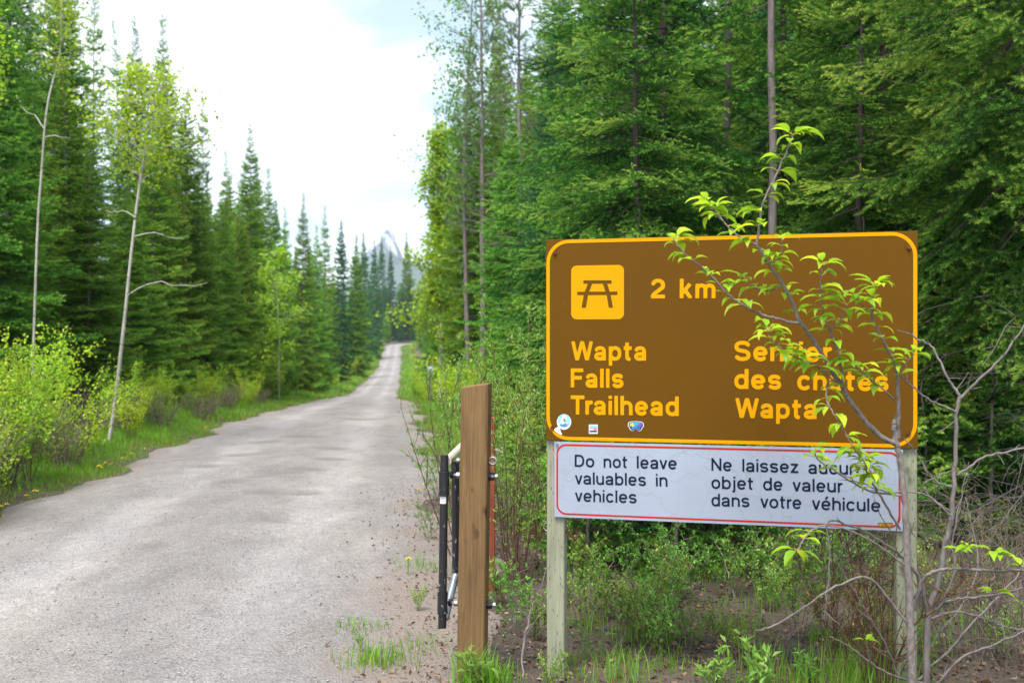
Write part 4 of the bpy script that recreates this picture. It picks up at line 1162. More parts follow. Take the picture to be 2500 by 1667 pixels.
def pine_meshes(name, H, crown, Rm, seed, lodn=70):
    r = np.random.default_rng(seed); tr, cr = MB(), MB()
    zs = np.linspace(-0.3, H, 14); ax = np.stack([np.cumsum(r.normal(0, .02, 14)), np.cumsum(r.normal(0, .02, 14)), zs], -1)
    tube(tr, ax, np.maximum(0.10 * (1 - np.clip(zs / H, 0, 1)) ** 0.8, 0.012), None, 8, rough=0.04)
    P0, P1, T = [], [], []
    z = crown
    while z < H:
        f = (z - crown) / (H - crown)
        for k in range(3):
            phi = r.uniform(0, 6.28); L = max(0.25, Rm * (1 - 0.75 * f) * r.uniform(0.5, 1.15)); e = -0.1 + 0.7 * f + r.normal(0, 0.15)
            d = np.array([math.cos(phi), math.sin(phi), e]); o = np.array([np.interp(z, zs, ax[:, 0]), np.interp(z, zs, ax[:, 1]), z])
            p = o + np.outer(np.linspace(0, L, 6), d); p[:, 2] += np.linspace(0, 1, 6) ** 2 * 0.2 * L; p[1:] += r.normal(0, 0.03, (5, 3))
            tube(tr, p, 0.012, 0.004, 4)
            for q in range(9):
                j = r.integers(2, 6); a = p[j]; d2 = unit(d + r.normal(0, 0.65, 3) + np.array([0, 0, 0.3])); b = a + d2 * r.uniform(0.12, 0.35)
                tube(tr, [a, b], 0.005, 0.003, 3); P0.append(a + (b - a) * 0.35); P1.append(b); T.append(r.uniform(0.2, 0.8))
        z += 0.28 * r.uniform(0.7, 1.3)
    needles(cr, P0, P1, T, 190, 0.085, 0.012, 0, 0.4, r)
    return [('trunk', tr.mesh(name + '_trunk', M['bark'], True)), ('crown', cr.mesh(name + '_crown', M['pine']))]
pines = [pine_meshes('pine_a', 13, 4.0, 1.2, 71), pine_meshes('pine_b', 13, 2.4, 1.45, 72)]

def zt(y, d): return EYE - (y * Q - CY) / F * d
taken = []
def conifer(px, d, topy, kind, label, group, name='spruce_tree', wide=1.0, H0=10.0, cat='tree'):
    sl = -(px * Q - CX) / F
    if px < 905: d = min(max(d, 5.8 / max(sl - 0.1105, 0.0176)), 330)          # keep clear of the road
    x = at(px, d); h = zt(topy, d) - float(ground_z(x, d)); s = h / H0
    taken.append((x, d))
    ws = wide * (0.45 + 0.55 * s)
    return place(name, kind, x, d, rng.uniform(0, 6.28), (ws, ws, s), label, cat, group, tilt=(rng.normal(0, 0.012), rng.normal(0, 0.012)))

GR = 'conifers right of the road beyond the gate'
for px, d, ty, kd, nm, w, H0, lb in [
    (1110, 27, -150, pines[0], 'pine_tree', 1.0, 13, 'tall open pine with a dark straight trunk, nearest the sky on the right'),
    (1192, 24, -160, pines[1], 'pine_tree', 1.0, 13, 'tall pale green pine with a dark trunk, second from the sky on the right'),
    (1372, 19, -200, pines[1], 'pine_tree', 1.0, 13, 'yellowish pine with a grey trunk just left of the big bright spruce'),
    (1165, 20, 270, midS[0], 'spruce_tree', 1.0, 10, 'mid green narrow spruce standing above the brown gate post'),
    (1257, 17.5, 100, midS[3], 'spruce_tree', 1.0, 10, 'dark teal narrow spruce left of the yellowish pine'),
    (1300, 20, -60, midS[3], 'spruce_tree', 1.0, 10, 'tall teal spruce tucked behind the narrow teal one'),
    (1013, 41, 262, midS[2], 'spruce_tree', 0.7, 10, 'thin dark spire poking above the lime green aspen by the road'),
    (1090, 30, 120, midS[1], 'spruce_tree', 0.8, 10, 'spruce half hidden behind the lime green aspen by the road'),
    (1225, 28, -20, midS[1], 'spruce_tree', 1.0, 10, 'broad spruce behind the second tall pine'),
    (1235, 14.5, 560, midS[0], 'spruce_tree', 1.3, 10, 'short bushy spruce immediately left of the sign'),
    (1330, 15, 200, midS[1], 'spruce_tree', 1.1, 10, 'mid green spruce at the upper left corner of the sign'),
    (1088, 37, 235, midS[0], 'spruce_tree', 0.9, 10, 'full spruce standing directly behind the lime green aspen'),
    (1152, 31, 20, midS[1], 'spruce_tree', 0.9, 10, 'full spruce filling the gap between the two tall pines'),
    (1222, 33, 90, midS[0], 'spruce_tree', 0.9, 10, 'spruce just right of the second tall pine'),
    (1048, 52, 330, midS[0], 'spruce_tree', 0.9, 10, 'spruce low behind the crown of the lime green aspen'),
    (1135, 34, 60, midS[2], 'spruce_tree', 1.0, 10, 'far open spruce seen between the two tall pines'),
    (1060, 45, 210, midS[1], 'spruce_tree', 0.8, 10, 'distant spruce right of the thin dark spire')]:
    conifer(px, d, ty, kd, lb, GR, nm, w, H0)

GL = 'spruces along the left side of the road'
for px, d, ty, k, w, lb in [
    (-40, 15, -150, 1, 1.1, 'broad spruce cut by the left edge of the picture'), (45, 18.5, -260, 0, 1.0, 'tall spruce behind the leaning pale aspen at far left'), (118, 20, -190, 1, 0.95, 'tall spruce just right of the leaning pale aspen'),
    (165, 17, 150, 0, 1.0, 'lower full spruce between the two white aspens'), (212, 25, -40, 2, 0.85, 'thin greyish spruce whose tip leaves the top of the picture'), (205, 16, 330, 1, 0.9, 'short dark spruce left of the upright white aspen'),
    (286, 27, 66, 2, 0.7, 'narrow spire left of the pair of tall tips'), (322, 25.5, 52, 0, 0.85, 'tall spire behind the crown of the upright aspen'), (381, 26, 47, 1, 0.85, 'tallest clean spire right of the upright aspen'),
    (345, 19, 250, 0, 1.0, 'mid green spruce directly behind the upright white aspen trunk'), (425, 25, 210, 0, 0.95, 'spruce filling the slope right of the tallest spire'), (300, 18.5, 420, 1, 1.0, 'bushy spruce low behind the upright aspen'),
    (466, 30, 216, 2, 0.55, 'very thin dark spire standing alone against the sky'), (455, 23, 400, 0, 1.1, 'full spruce below the very thin spire'), (514, 31, 352, 2, 0.7, 'small thin spire between the lone spire and the twin tips'),
    (500, 25, 440, 1, 1.1, 'mid height spruce below the small thin spire'), (578, 33, 288, 0, 0.95, 'taller of the twin dark spruces midway down the left forest'), (624, 36, 390, 1, 0.8, 'shorter of the twin dark spruces midway down the left forest'),
    (545, 29, 470, 1, 1.0, 'green spruce in front of the twin dark spruces'), (655, 42, 478, 2, 0.8, 'small spruce right of the twin dark spruces'), (688, 46, 448, 0, 0.85, 'olive spruce with a pointed tip past the twin spruces'),
    (722, 50, 520, 1, 0.9, 'round topped spruce right of the olive one'), (752, 56, 478, 2, 0.95, 'dark pointed spruce at the bend of the left tree line')]:
    conifer(px, d * 1.1, ty, midS[k], lb, GL, 'spruce_tree', w)
GD = 'distant spruces lining the far end of the road'
for px, d, ty, k, lb in [(783, 66, 512, 2, 'dark slim spruce left of the mountain gap'), (815, 82, 545, 0, 'green spruce just left of the snowy peak'), (838, 96, 540, 2, 'spruce at the left foot of the snowy peak'), (856, 118, 555, 3, 'blue green spruce in front of the snowy peak'),
                         (879, 130, 545, 2, 'pointed spruce dividing the snowy peak'), (898, 160, 566, 3, 'spruce at the right foot of the snowy peak'), (936, 320, 536, 1, 'lone far spruce between peak and lime green aspen')]:
    conifer(px, d, ty, farS[k], lb, GD, 'spruce_tree', 1.15)

SILX = [-400, 240, 255, 280, 330, 385, 430, 450, 520, 580, 625, 690, 760, 800, 850, 905, 935, 960, 985, 1010, 1045, 1070, 1500, 3500]
SILY = [-300, -60, 130, 110, 120, 110, 230, 330, 400, 340, 420, 490, 520, 560, 575, 585, 575, 560, 480, 420, 180, -60, -300, -300]
def sil(px): return float(np.interp(px, SILX, SILY))
def fill(n, xf, yr, kinds, label, group, smin, hmax, gap, seed):
    r = np.random.default_rng(seed); made = 0
    for _ in range(n * 30):
        if made >= n: break
        d = yr[0] * (yr[1] / yr[0]) ** r.random(); x = xf(d, r)
        if any((x - a) ** 2 + (d - b) ** 2 < gap ** 2 for a, b in taken): continue
        px = (x / d * F + CX) / Q
        ty = sil(px) + abs(r.normal(0, 60)) + 12
        h = min(zt(ty, d) - float(ground_z(x, d)), hmax * r.uniform(0.8, 1.05))
        if h < smin: continue
        taken.append((x, d)); made += 1; s = h / 10.0; ws = (0.5 + 0.5 * s) * r.uniform(0.85, 1.15)
        place('spruce_tree', kinds[r.integers(len(kinds))], x, d, r.uniform(0, 6.28), (ws, ws, s), label, 'tree', group)
road_l = lambda d: float(road_c(d)) - 1.9
road_r = lambda d: float(road_c(d)) + 1.9
fill(34, lambda d, r: road_l(d) - 2.2 - abs(r.normal(0, 4.0)), (15, 60), midS[:3], 'dark green spruce in the back rows of the forest on the left', 'spruces in the back rows on the left', 4.0, 13, 1.25, 201)
fill(60, lambda d, r: road_l(d) - 3.4 - abs(r.normal(0, 6)), (55, 300), farS, 'small far spruce in the tree line left of the receding road', 'far spruces left of the road', 4.0, 13, 1.6, 202)
fill(30, lambda d, r: road_r(d) + 2.0 + abs(r.normal(0, 5)), (22, 60), midS, 'dark spruce in the back rows right of the road', 'spruces in the back rows on the right', 3.0, 15, 1.4, 203)
fill(36, lambda d, r: road_r(d) + 3.8 + abs(r.normal(0, 7)), (60, 300), farS, 'small far spruce in the tree line right of the receding road', 'far spruces right of the road', 3.0, 14, 1.8, 204)
fill(34, lambda d, r: r.uniform(0.2, 1) * d * 0.55 + 0.3, (12.5, 26), [midS[0], midS[1], midS[3]], 'shaded spruce in the deep rows behind the sign', 'spruces in the deep rows behind the sign', 6.0, 14, 1.15, 205)

# the wood that closes the end of the road, one far mass
def far_wood():
    mb = MB(); r = np.random.default_rng(9)
    src = farS[0][1][1]
    n = len(src.vertices); co = np.zeros(n * 3, np.float32); src.vertices.foreach_get('co', co); co = co.reshape(-1, 3)
    tri = np.zeros(len(src.loops), np.int32); src.loops.foreach_get('vertex_index', tri)
    nt = sum(1 for p in src.polygons if p.loop_total == 3)
    tr = tri[:nt * 3].reshape(-1, 3)[::3]
    used, inv = np.unique(tr, return_inverse=True); pts = co[used]; tr = inv.reshape(-1, 3)
    for k in range(70):
        d = r.uniform(300, 380); px = r.uniform(700, 1010); x = at(px, d)
        h = min(17, (zt(sil(px) + 25 + abs(r.normal(0, 20)), d) - float(ground_z(x, d)))); s = h / 10
        a = r.uniform(0, 6.28); Rm = np.array([[math.cos(a), -math.sin(a), 0], [math.sin(a), math.cos(a), 0], [0, 0, 1]])
        mb.add((pts @ Rm.T) * np.array([1.5 * s, 1.5 * s, s]) + np.array([x, d, float(ground_z(x, d))]), tr, 0, np.clip(r.normal(0.4, 0.15) + r.normal(0, 0.1, len(pts)), 0, 1))
    tag(mb.obj('far_wood', M['needle_blue']), 'far dark wood closing off the end of the road', 'wood', kind='stuff')
far_wood()

# ------------------------------------------------------------------ aspens
def trunk_from_px(pts, d):
    w = np.array([P(x, y, d) for x, y in pts]); b = w[0].copy(); b[2] = float(ground_z(b[0], b[1]))
    return w - b, b
def aspen(pts, d, r0, cz_y, reach, nbr, per, leaf, seed, label, bare=(), **kw):
    rel, b = trunk_from_px(pts, d); rel[0, 2] = -0.2
    rel[1:-1, 1] += np.random.default_rng(seed).normal(0, 0.06, len(rel) - 2)
    cz = zt(cz_y, d) - b[2]
    bb = [(zt(y, d) - b[2], phi, L, e) for y, phi, L, e in bare]
    parts = deciduous_meshes('aspen', rel, r0, cz, reach, nbr, per, leaf, seed, bare=bb, **kw)
    return place('aspen_tree', parts, b[0], b[1], 0, 1, label, 'tree', 'aspens at the edge of the forest', z=b[2])
bulge = lambda f: 0.35 + 0.9 * math.sin(math.pi * min(1, f * 0.9 + 0.08)) - 0.25 * f
aspen([(245, 1050), (262, 930), (288, 770), (304, 620), (318, 470), (335, 330), (346, 250), (350, 165)], 15.0, 0.033, 420, 0.85, 26, 11, 0.060, 301, 'upright white trunked aspen with a lime green crown on the left verge',
      bare=[(545, 0.1, 0.75, 0.05), (680, -0.1, 1.25, 0.22), (500, 2.9, 0.5, 0.3)], shape=bulge)
aspen([(70, 700), (85, 560), (98, 400), (118, 250), (138, 120), (142, 30), (150, -60)], 15.8, 0.022, 180, 0.6, 15, 8, 0.055, 302, 'leaning pale aspen with few leaves near the far left edge', bare=[(300, 2.8, 0.5, 0.9), (150, 0.2, 0.6, 0.5), (320, 0.1, 0.4, 0.1)])
aspen([(-75, 900), (-70, 300), (-62, 40), (-58, -140)], 12.5, 0.03, 260, 0.6, 20, 14, 0.06, 303, 'lime green aspen whose sprigs hang in at the top left corner')
aspen([(1013, 895), (1012, 760), (1008, 620), (1012, 480), (1014, 380), (1016, 290)], 33.0, 0.085, 800, 1.65, 44, 19, 0.13, 304, 'lime green aspen with a dark based trunk right of the road end', shape=lambda f: (min(1.0, 0.75 + f) - 0.80 * f) * (0.75 + 0.35 * math.sin(19 * f)), clump=0.26)
aspen([(1078, 900), (1070, 640), (1066, 400), (1074, 200), (1082, 60), (1088, -90)], 29.0, 0.08, 520, 1.9, 34, 11, 0.10, 305, 'taller looser aspen behind the lime green one, against the sky', mats=('cottonwood_leaf', 'bark'), shape=lambda f: 0.9 - 0.3 * f, clump=0.2)
aspen([(640, 900), (642, 780), (636, 660), (640, 570)], 36.0, 0.04, 800, 1.1, 20, 9, 0.11, 306, 'yellow green young aspen midway along the left tree line', shape=bulge)

# ------------------------------------------------------------------ shrubs of the left verge and beyond
bushA = [shrub_meshes('leafy_shrub_%d' % k, n, h, s, lf, 0.75, dn, 400 + k, start=0.35, bunch=7) for k, (n, h, s, lf, dn) in enumerate([(13, 1.6, 0.8, 0.05, 9), (15, 1.2, 0.9, 0.046, 9), (12, 1.9, 0.7, 0.052, 8)])]
bushB = [shrub_meshes('bare_shrub_%d' % k, 26, 1.1, 0.9, 0.03, 0.7, 3, 420 + k, mats=('shrub_leaf', 'twig_brown'), twigs=16, stem_r=0.0065, tw_len=0.4, upright=0.2) for k in range(2)]
bushC = [shrub_meshes('dense_shrub_%d' % k, 18, 1.4, 0.9, 0.075, 0.75, 7, 430 + k, start=0.2, twigs=6, bunch=5) for k in range(2)]
r = np.random.default_rng(44)
for k in range(64):
    d = 8.2 + 22 * ((k + r.uniform(0, 1)) / 64) ** 1.3; x = road_l(d) - 0.62 - abs(r.normal(0, 0.55)) - (0.12 if d > 16 else 0)
    if 13.2 < d < 15.4 and abs(x - at(245, d)) < 0.55: continue
    big = 1.02 if d < 12.5 else 1.0
    if k % 5 in (1, 3): place('bare_shrub', bushB[k % 2], x + 0.2, d, r.uniform(0, 6), r.uniform(0.6, 0.95) * (1 if d < 15.5 else 0.7), 'brown twiggy shrub with few leaves in the thicket on the left verge', 'shrub', 'brown twiggy shrubs on the left verge')
    else: place('leafy_shrub', bushA[k % 3], x, d, r.uniform(0, 6), r.uniform(0.6, 1.05) * (big if d < 15.5 else 0.62), 'yellow green leafy shrub in the thicket on the left verge', 'shrub', 'leafy shrubs on the left verge')
for k in range(44):
    d = 30 * (250 / 30) ** ((k + r.uniform(0, 1)) / 44); side = -1 if k % 2 else 1
    x = (road_l(d) - 1.5 - abs(r.normal(0, 0.8))) if side < 0 else (road_r(d) + 1.2 + 0.006 * d + abs(r.normal(0, 0.7)))
    s = r.uniform(0.8, 1.5) * (1 + d / 700)
    lr = 'left' if side < 0 else 'right'
    place('roadside_shrub', bushC[k % 4 // 2], x, d, r.uniform(0, 6), s, 'bright roadside shrub on the far %s verge' % lr, 'shrub', 'shrubs on the far %s verge' % lr)
for k in range(20):
    d = 19 + 34 * (k + r.uniform(0, 1)) / 20; x = road_r(d) + 0.9 + abs(r.normal(0, 0.7))
    place('roadside_shrub', bushC[k % 2], x, d, r.uniform(0, 6), r.uniform(0.6, 1.0), 'leafy shrub crowding the right edge of the road past the gate', 'shrub', 'shrubs crowding the right edge of the road')
for k in range(16):
    d = 9 + 20 * (k + r.uniform(0, 1)) / 16; x = road_r(d) + 0.75 + abs(r.normal(0, 0.5)) + 0.5 * (d > 18)
    place('roadside_shrub', bushA[k % 3] if k % 4 else bushB[0], x, d, r.uniform(0, 6), r.uniform(0.4, 0.75), 'low yellow green shrub on the right verge beyond the gate', 'shrub', 'low shrubs on the right verge beyond the gate')

# willow shoots behind the gate post
wil = [shrub_meshes('willow_%d' % k, n, h, s, 0.036, 0.27, 40, 450 + k, mats=('willow_leaf', 'twig_red'), start=0.38, twigs=7, stem_r=0.0055, upright=0.9, leaf_up=0.45, tw_len=0.17) for k, (n, h, s) in enumerate([(15, 1.75, 0.42), (13, 1.5, 0.5)])]
for px, d, k, rz, sx, sz, lb in [(1178, 6.7, 0, 0.3, 0.9, 1.0, 'tall willow shoots with reddish stems between gate post and sign'), (1062, 7.6, 1, 1.5, 1.0, 1.08, 'willow shoots spreading left behind the gate post'), (1232, 8.0, 1, 3.2, 0.8, 1.0, 'willow shoots close to the left sign post'), (1120, 9.3, 0, 2.2, 1.0, 0.9, 'farther willow shoots half hidden behind the gate post')]:
    place('willow_shrub', wil[k], at(px, d), d, rz, (sx, sx, sz), lb, 'shrub', 'willow shoots behind the gate post')

# ------------------------------------------------------------------ the leafy sapling in front of the sign
def big_leaf(mb, o, d, L, Wd, droop, tint, r, mat=0):
    """A glossy folded leaf that arches over and hangs."""
    d = unit(d); s = unit(np.cross(d, [0, 0, 1.0]) + r.normal(0, 0.12, 3)); n = np.cross(s, d)
    u = np.array([0, 0.16, 0.36, 0.58, 0.80, 1.0]); w = np.array([0.06, 0.72, 1.0, 0.78, 0.36, 0.0]) * Wd * 0.5
    a = droop * u ** 1.15
    seg = np.diff(np.concatenate([[0], u])) * L
    tang = np.cos(a)[:, None] * d - np.sin(a)[:, None] * n; nor = np.cos(a)[:, None] * n + np.sin(a)[:, None] * d
    c = o + np.cumsum(seg[:, None] * tang, 0)
    fold = 0.30 + r.uniform(-0.1, 0.2)
    l = c + s * w[:, None] + nor * (w * fold)[:, None]; q = c - s * w[:, None] + nor * (w * fold)[:, None]
    v = np.stack([l, c, q], 1).reshape(-1, 3)
    f = []
    for k in range(5):
        b = k * 3; f += [[b, b + 1, b + 4, b + 3], [b + 1, b + 2, b + 5, b + 4]]
    mb.add(v, f, mat, np.clip(tint + 0.1 * (u.repeat(3) - 0.5), 0, 1))

def path(pts, d0, d1):
    n = len(pts)
    return np.array([P(x, y, d0 + (d1 - d0) * k / max(1, n - 1)) for k, (x, y) in enumerate(pts)])

def build_sapling():
    r = np.random.default_rng(77)
    D = 4.22
    root = P(2099, 1620, D); g0 = float(ground_z(root[0], root[1])); root[2] = g0
    t = empty('poplar_sapling', root, 0, 1, 'leafy poplar sapling growing up in front of the right half of the sign', 'sapling')
    wd, lf = MB(), MB()
    pet = MB()
    def br(pts, d0, d1, r0, r1, step=0.06, start=0.0, tipn=5, ln=0.076, leafy=True):
        p = path(pts, d0, d1) - root
        q = spline(p, max(8, len(p) * 6)); q[1:-1] += r.normal(0, 0.0016, (len(q) - 2, 3))
        tube(wd, q, r0, r1, 7, 0, 0.5, rough=0.05)
        if not leafy: return
        seg = np.linalg.norm(np.diff(q, axis=0), axis=1); cum = np.concatenate([[0], np.cumsum(seg)]); tot = cum[-1]
        u = tot * start + step * 0.5
        while u < tot:
            c = np.array([np.interp(u, cum, q[:, k]) for k in range(3)])
            ax = unit(np.array([np.interp(min(u + 0.01, tot), cum, q[:, k]) for k in range(3)]) - np.array([np.interp(max(u - 0.01, 0), cum, q[:, k]) for k in range(3)]))
            for _ in range(4 if r.random() < 0.4 else 3): one(c, ax, ln)
            u += step * 0.8 * r.uniform(0.7, 1.3)
        ax = unit(q[-1] - q[-4])
        for _ in range(tipn): one(q[-1], ax, ln * 1.1, 0.5)
    def one(c, ax, ln, fwd=0.2):
        a = r.uniform(0, 6.283)
        d = np.array([math.cos(a), math.sin(a) * 0.75, r.uniform(-0.1, 0.55)]) + ax * fwd
        d = unit(d); pl = r.uniform(0.012, 0.026); e = c + d * pl
        tube(pet, [c, c + d * pl * 0.5 + np.array([0, 0, 0.003]), e], 0.0012, 0.0010, 4, 1)
        L = ln * r.uniform(0.5, 1.3)
        big_leaf(lf, e, d, L, L * r.uniform(0.40, 0.54), r.uniform(0.7, 1.7), float(np.clip(r.normal(0.48, 0.26), 0, 1)), r)
    # stem and leader
    br([(2099, 1640), (2092, 1450), (2085, 1300), (2079, 1180), (2070, 1080), (2060, 1018)], D, D, 0.0185, 0.0115, leafy=False)
    br([(2060, 1022), (2054, 985), (2055, 962)], D, D, 0.014, 0.009, leafy=False)
    for k in range(5): tube(wd, [P(2055, 985, D) - root, P(2055 + r.uniform(-7, 7), 950 + r.uniform(-12, 8), D) - root], 0.004, 0.001, 4)
    br([(2062, 1022), (2010, 990), (1960, 930), (1925, 872), (1880, 800), (1838, 738)], D, 4.12, 0.0115, 0.008, leafy=False)
    br([(1838, 738), (1802, 660), (1762, 600), (1738, 562)], 4.12, 4.08, 0.008, 0.0055, step=0.075, tipn=0)
    br([(1738, 562), (1752, 470), (1782, 402), (1808, 345), (1822, 312)], 4.08, 4.02, 0.0054, 0.0025, step=0.075, start=0.08, tipn=7, ln=0.088)
    br([(1835, 742), (1790, 733), (1740, 718), (1690, 690), (1650, 652), (1610, 612), (1572, 582), (1548, 552)], 4.12, 3.98, 0.0062, 0.0026, step=0.062, start=0.34, tipn=7)
    br([(1738, 562), (1700, 545), (1662, 508), (1640, 478)], 4.08, 4.15, 0.0042, 0.0022, step=0.07, tipn=6)
    br([(1662, 508), (1640, 490), (1625, 462)], 4.12, 4.18, 0.003, 0.002, step=0.09, tipn=4, ln=0.07)
    br([(1760, 605), (1790, 590), (1797, 552)], 4.08, 4.02, 0.0035, 0.002, step=0.06, tipn=5)
    br([(1795, 655), (1765, 668), (1735, 662), (1712, 640)], 4.1, 4.2, 0.0035, 0.002, step=0.06, tipn=4)
    br([(1937, 885), (1926, 812), (1906, 760), (1892, 716), (1884, 655), (1890, 610)], 4.14, 4.0, 0.0052, 0.0024, step=0.058, start=0.12, tipn=7)
    br([(1906, 760), (1930, 735), (1945, 700)], 4.08, 4.0, 0.003, 0.0018, step=0.06, tipn=4)
    br([(2064, 1005), (2064, 920), (2058, 846), (2032, 788), (2009, 745), (2003, 716), (2010, 655)], D, 4.1, 0.0085, 0.0026, step=0.068, start=0.33, tipn=7)
    br([(2004, 722), (1985, 705), (1966, 680)], 4.1, 4.05, 0.003, 0.0018, step=0.07, tipn=5)
    br([(2058, 846), (2080, 832), (2098, 815)], 4.18, 4.1, 0.003, 0.0018, step=0.06, tipn=4)
    br([(2058, 922), (2034, 898), (1990, 863), (1958, 834)], D, 4.1, 0.0042, 0.002, step=0.05, start=0.35, tipn=5)
    br([(1912, 872), (1876, 840), (1836, 824), (1806, 808), (1782, 788), (1764, 760)], 4.14, 3.95, 0.004, 0.002, step=0.05, start=0.1, tipn=6)
    br([(1925, 872), (1900, 880), (1898, 910), (1910, 942), (1926, 967), (1945, 1001), (1962, 1030)], 4.14, 4.0, 0.0038, 0.0024, step=0.062, start=0.15, tipn=3)
    br([(1962, 1030), (1985, 1060), (2000, 1085)], 4.0, 4.05, 0.003, 0.002, step=0.045, tipn=5)
    br([(2068, 1215), (2020, 1135), (1996, 1093), (1985, 1060)], D, 4.05, 0.0056, 0.003, step=0.05, start=0.5, tipn=6)
    br([(2072, 1136), (1995, 1126), (1916, 1080), (1880, 1056), (1871, 1036)], D, 4.0, 0.0046, 0.0022, step=0.06, start=0.62, tipn=4, ln=0.05)
    br([(2064, 870), (2075, 855)], D, 4.2, 0.002, 0.0012, leafy=False)
    # low arching twigs
    br([(2083, 1300), (1990, 1235), (1905, 1205), (1862, 1220), (1830, 1262)], D, 3.95, 0.005, 0.0022, step=0.075, start=0.78, tipn=6, ln=0.075)
    br([(2090, 1440), (2000, 1330), (1920, 1345), (1830, 1405), (1770, 1438), (1735, 1446)], D, 4.0, 0.0055, 0.0022, leafy=False)
    wd.obj('trunk', M['sap_bark'], t, True)
    mats = [M['poplar_leaf'], plain('petiole_yellow', (0.34, 0.27, 0.03), 0.5)]
    lf.merge(pet.flat()); lf.obj('leaves', mats, t, True)
build_sapling()

# ------------------------------------------------------------------ the bare shrub at the right and its thicket
def build_bare_shrub():
    r = np.random.default_rng(78)
    D = 4.35
    root = P(2131, 1620, D); root[2] = float(ground_z(root[0], root[1]))
    t = empty('bare_sapling', root, 0, 1, 'nearly leafless forked grey sapling right of the sign', 'sapling')
    wd, lf = MB(), MB()
    def br(pts, d0, d1, r0, r1, side=0, knob=True):
        p = path(pts, d0, d1) - root; q = spline(p, max(8, len(p) * 6)); q[1:-1] += r.normal(0, 0.0022, (len(q) - 2, 3))
        tube(wd, q, r0, r1, 6, 0, 0.5, rough=0.06)
        for _ in range(side):
            j = r.integers(2, len(q) - 1); d = unit(unit(q[j] - q[j - 1]) + r.normal(0, 0.7, 3)); l = r.uniform(0.02, 0.10)
            tube(wd, [q[j], q[j] + d * l * .5 + r.normal(0, .003, 3), q[j] + d * l], 0.0022, 0.0012, 4)
    br([(2131, 1640), (2130, 1430), (2154, 1343), (2171, 1250), (2186, 1180), (2194, 1064), (2197, 948), (2204, 905)], D, 4.3, 0.0145, 0.007, 5)
    br([(2204, 908), (2171, 856), (2140, 797), (2111, 780), (2092, 765)], 4.3, 4.35, 0.0065, 0.0028, 4)
    br([(2206, 914), (2258, 861), (2311, 809), (2365, 728)], 4.3, 4.2, 0.0070, 0.004, 5)
    br([(2194, 945), (2131, 914), (2100, 890), (2079, 873), (2061, 850)], 4.3, 4.2, 0.0048, 0.002, 5)
    br([(2200, 1090), (2252, 1053), (2300, 1040), (2370, 1024)], 4.32, 4.2, 0.0055, 0.004, 4)
    br([(2195, 1120), (2143, 1099), (2105, 1041), (2073, 1001)], 4.32, 4.35, 0.0052, 0.0022, 5)
    br([(2184, 1175), (2131, 1138), (2100, 1130), (2040, 1128), (1985, 1112), (1930, 1085)], 4.33, 4.1, 0.0055, 0.002, 5)
    br([(2186, 1185), (2110, 1125), (2180, 1085), (2205, 1078)][:1] + [(2120, 1120), (2160, 1090), (2200, 1075)], 4.3, 4.25, 0.004, 0.002, 2)
    br([(2134, 1420), (2112, 1330), (2075, 1280), (2010, 1235), (1960, 1210), (1902, 1200), (1906, 1290), (1892, 1420)], D, 4.15, 0.0095, 0.002, 6)
    br([(2100, 1400), (2122, 1330), (2160, 1307), (2220, 1305), (2290, 1310), (2365, 1308)], 4.3, 4.1, 0.0085, 0.006, 4)
    br([(2150, 1400), (2185, 1376), (2250, 1370), (2300, 1362), (2365, 1345)], 4.35, 4.2, 0.007, 0.0045, 4)
    br([(2135, 1420), (2190, 1404), (2252, 1416), (2310, 1440), (2365, 1446)], 4.35, 4.2, 0.006, 0.004, 4)
    br([(2140, 1580), (2210, 1510), (2280, 1480), (2365, 1444)], 4.35, 4.1, 0.0065, 0.004, 4)
    br([(2110, 1560), (2180, 1490), (2260, 1400), (2330, 1330), (2370, 1250)], 4.4, 4.6, 0.005, 0.003, 5)
    br([(2150, 1430), (2190, 1310), (2188, 1240), (2210, 1130), (2225, 1060)], 4.4, 4.5, 0.004, 0.0015, 5)
    br([(2125, 1500), (2240, 1330), (2230, 1200), (2216, 1140)], 4.4, 4.6, 0.004, 0.0015, 5)
    br([(2070, 1560), (2030, 1470), (1990, 1405), (1945, 1330), (1912, 1270)], 4.3, 4.1, 0.004, 0.0016, 5)
    br([(2130, 1570), (2040, 1545), (1960, 1490), (1905, 1460)], 4.35, 4.1, 0.005, 0.002, 3)
    for px, py, dd, n in ((2205, 1262, 4.15, 6), (2222, 1255, 4.15, 3), (2295, 1275, 4.1, 7), (2280, 1265, 4.1, 3), (2283, 1360, 4.2, 5), (1990, 1470, 4.1, 4), (2345, 1300, 4.1, 4)):
        c = P(px, py, dd) - root
        tube(wd, [c + np.array([0.03, 0.03, -0.11]), c + np.array([.006, 0, -.05]), c], 0.003, 0.0018, 4)
        for _ in range(n):
            a = r.uniform(0, 6.28); d = unit([math.cos(a), 0.7 * math.sin(a), r.uniform(0.1, 0.7)]); L = r.uniform(0.05, 0.085)
            big_leaf(lf, c + d * 0.01, d, L, L * 0.42, r.uniform(0.4, 1.3), float(np.clip(r.normal(0.5, 0.2), 0, 1)), r)
    wd.obj('trunk', M['twig_grey'], t, True)
    lf.obj('leaves', M['poplar_leaf'], t, True)
build_bare_shrub()

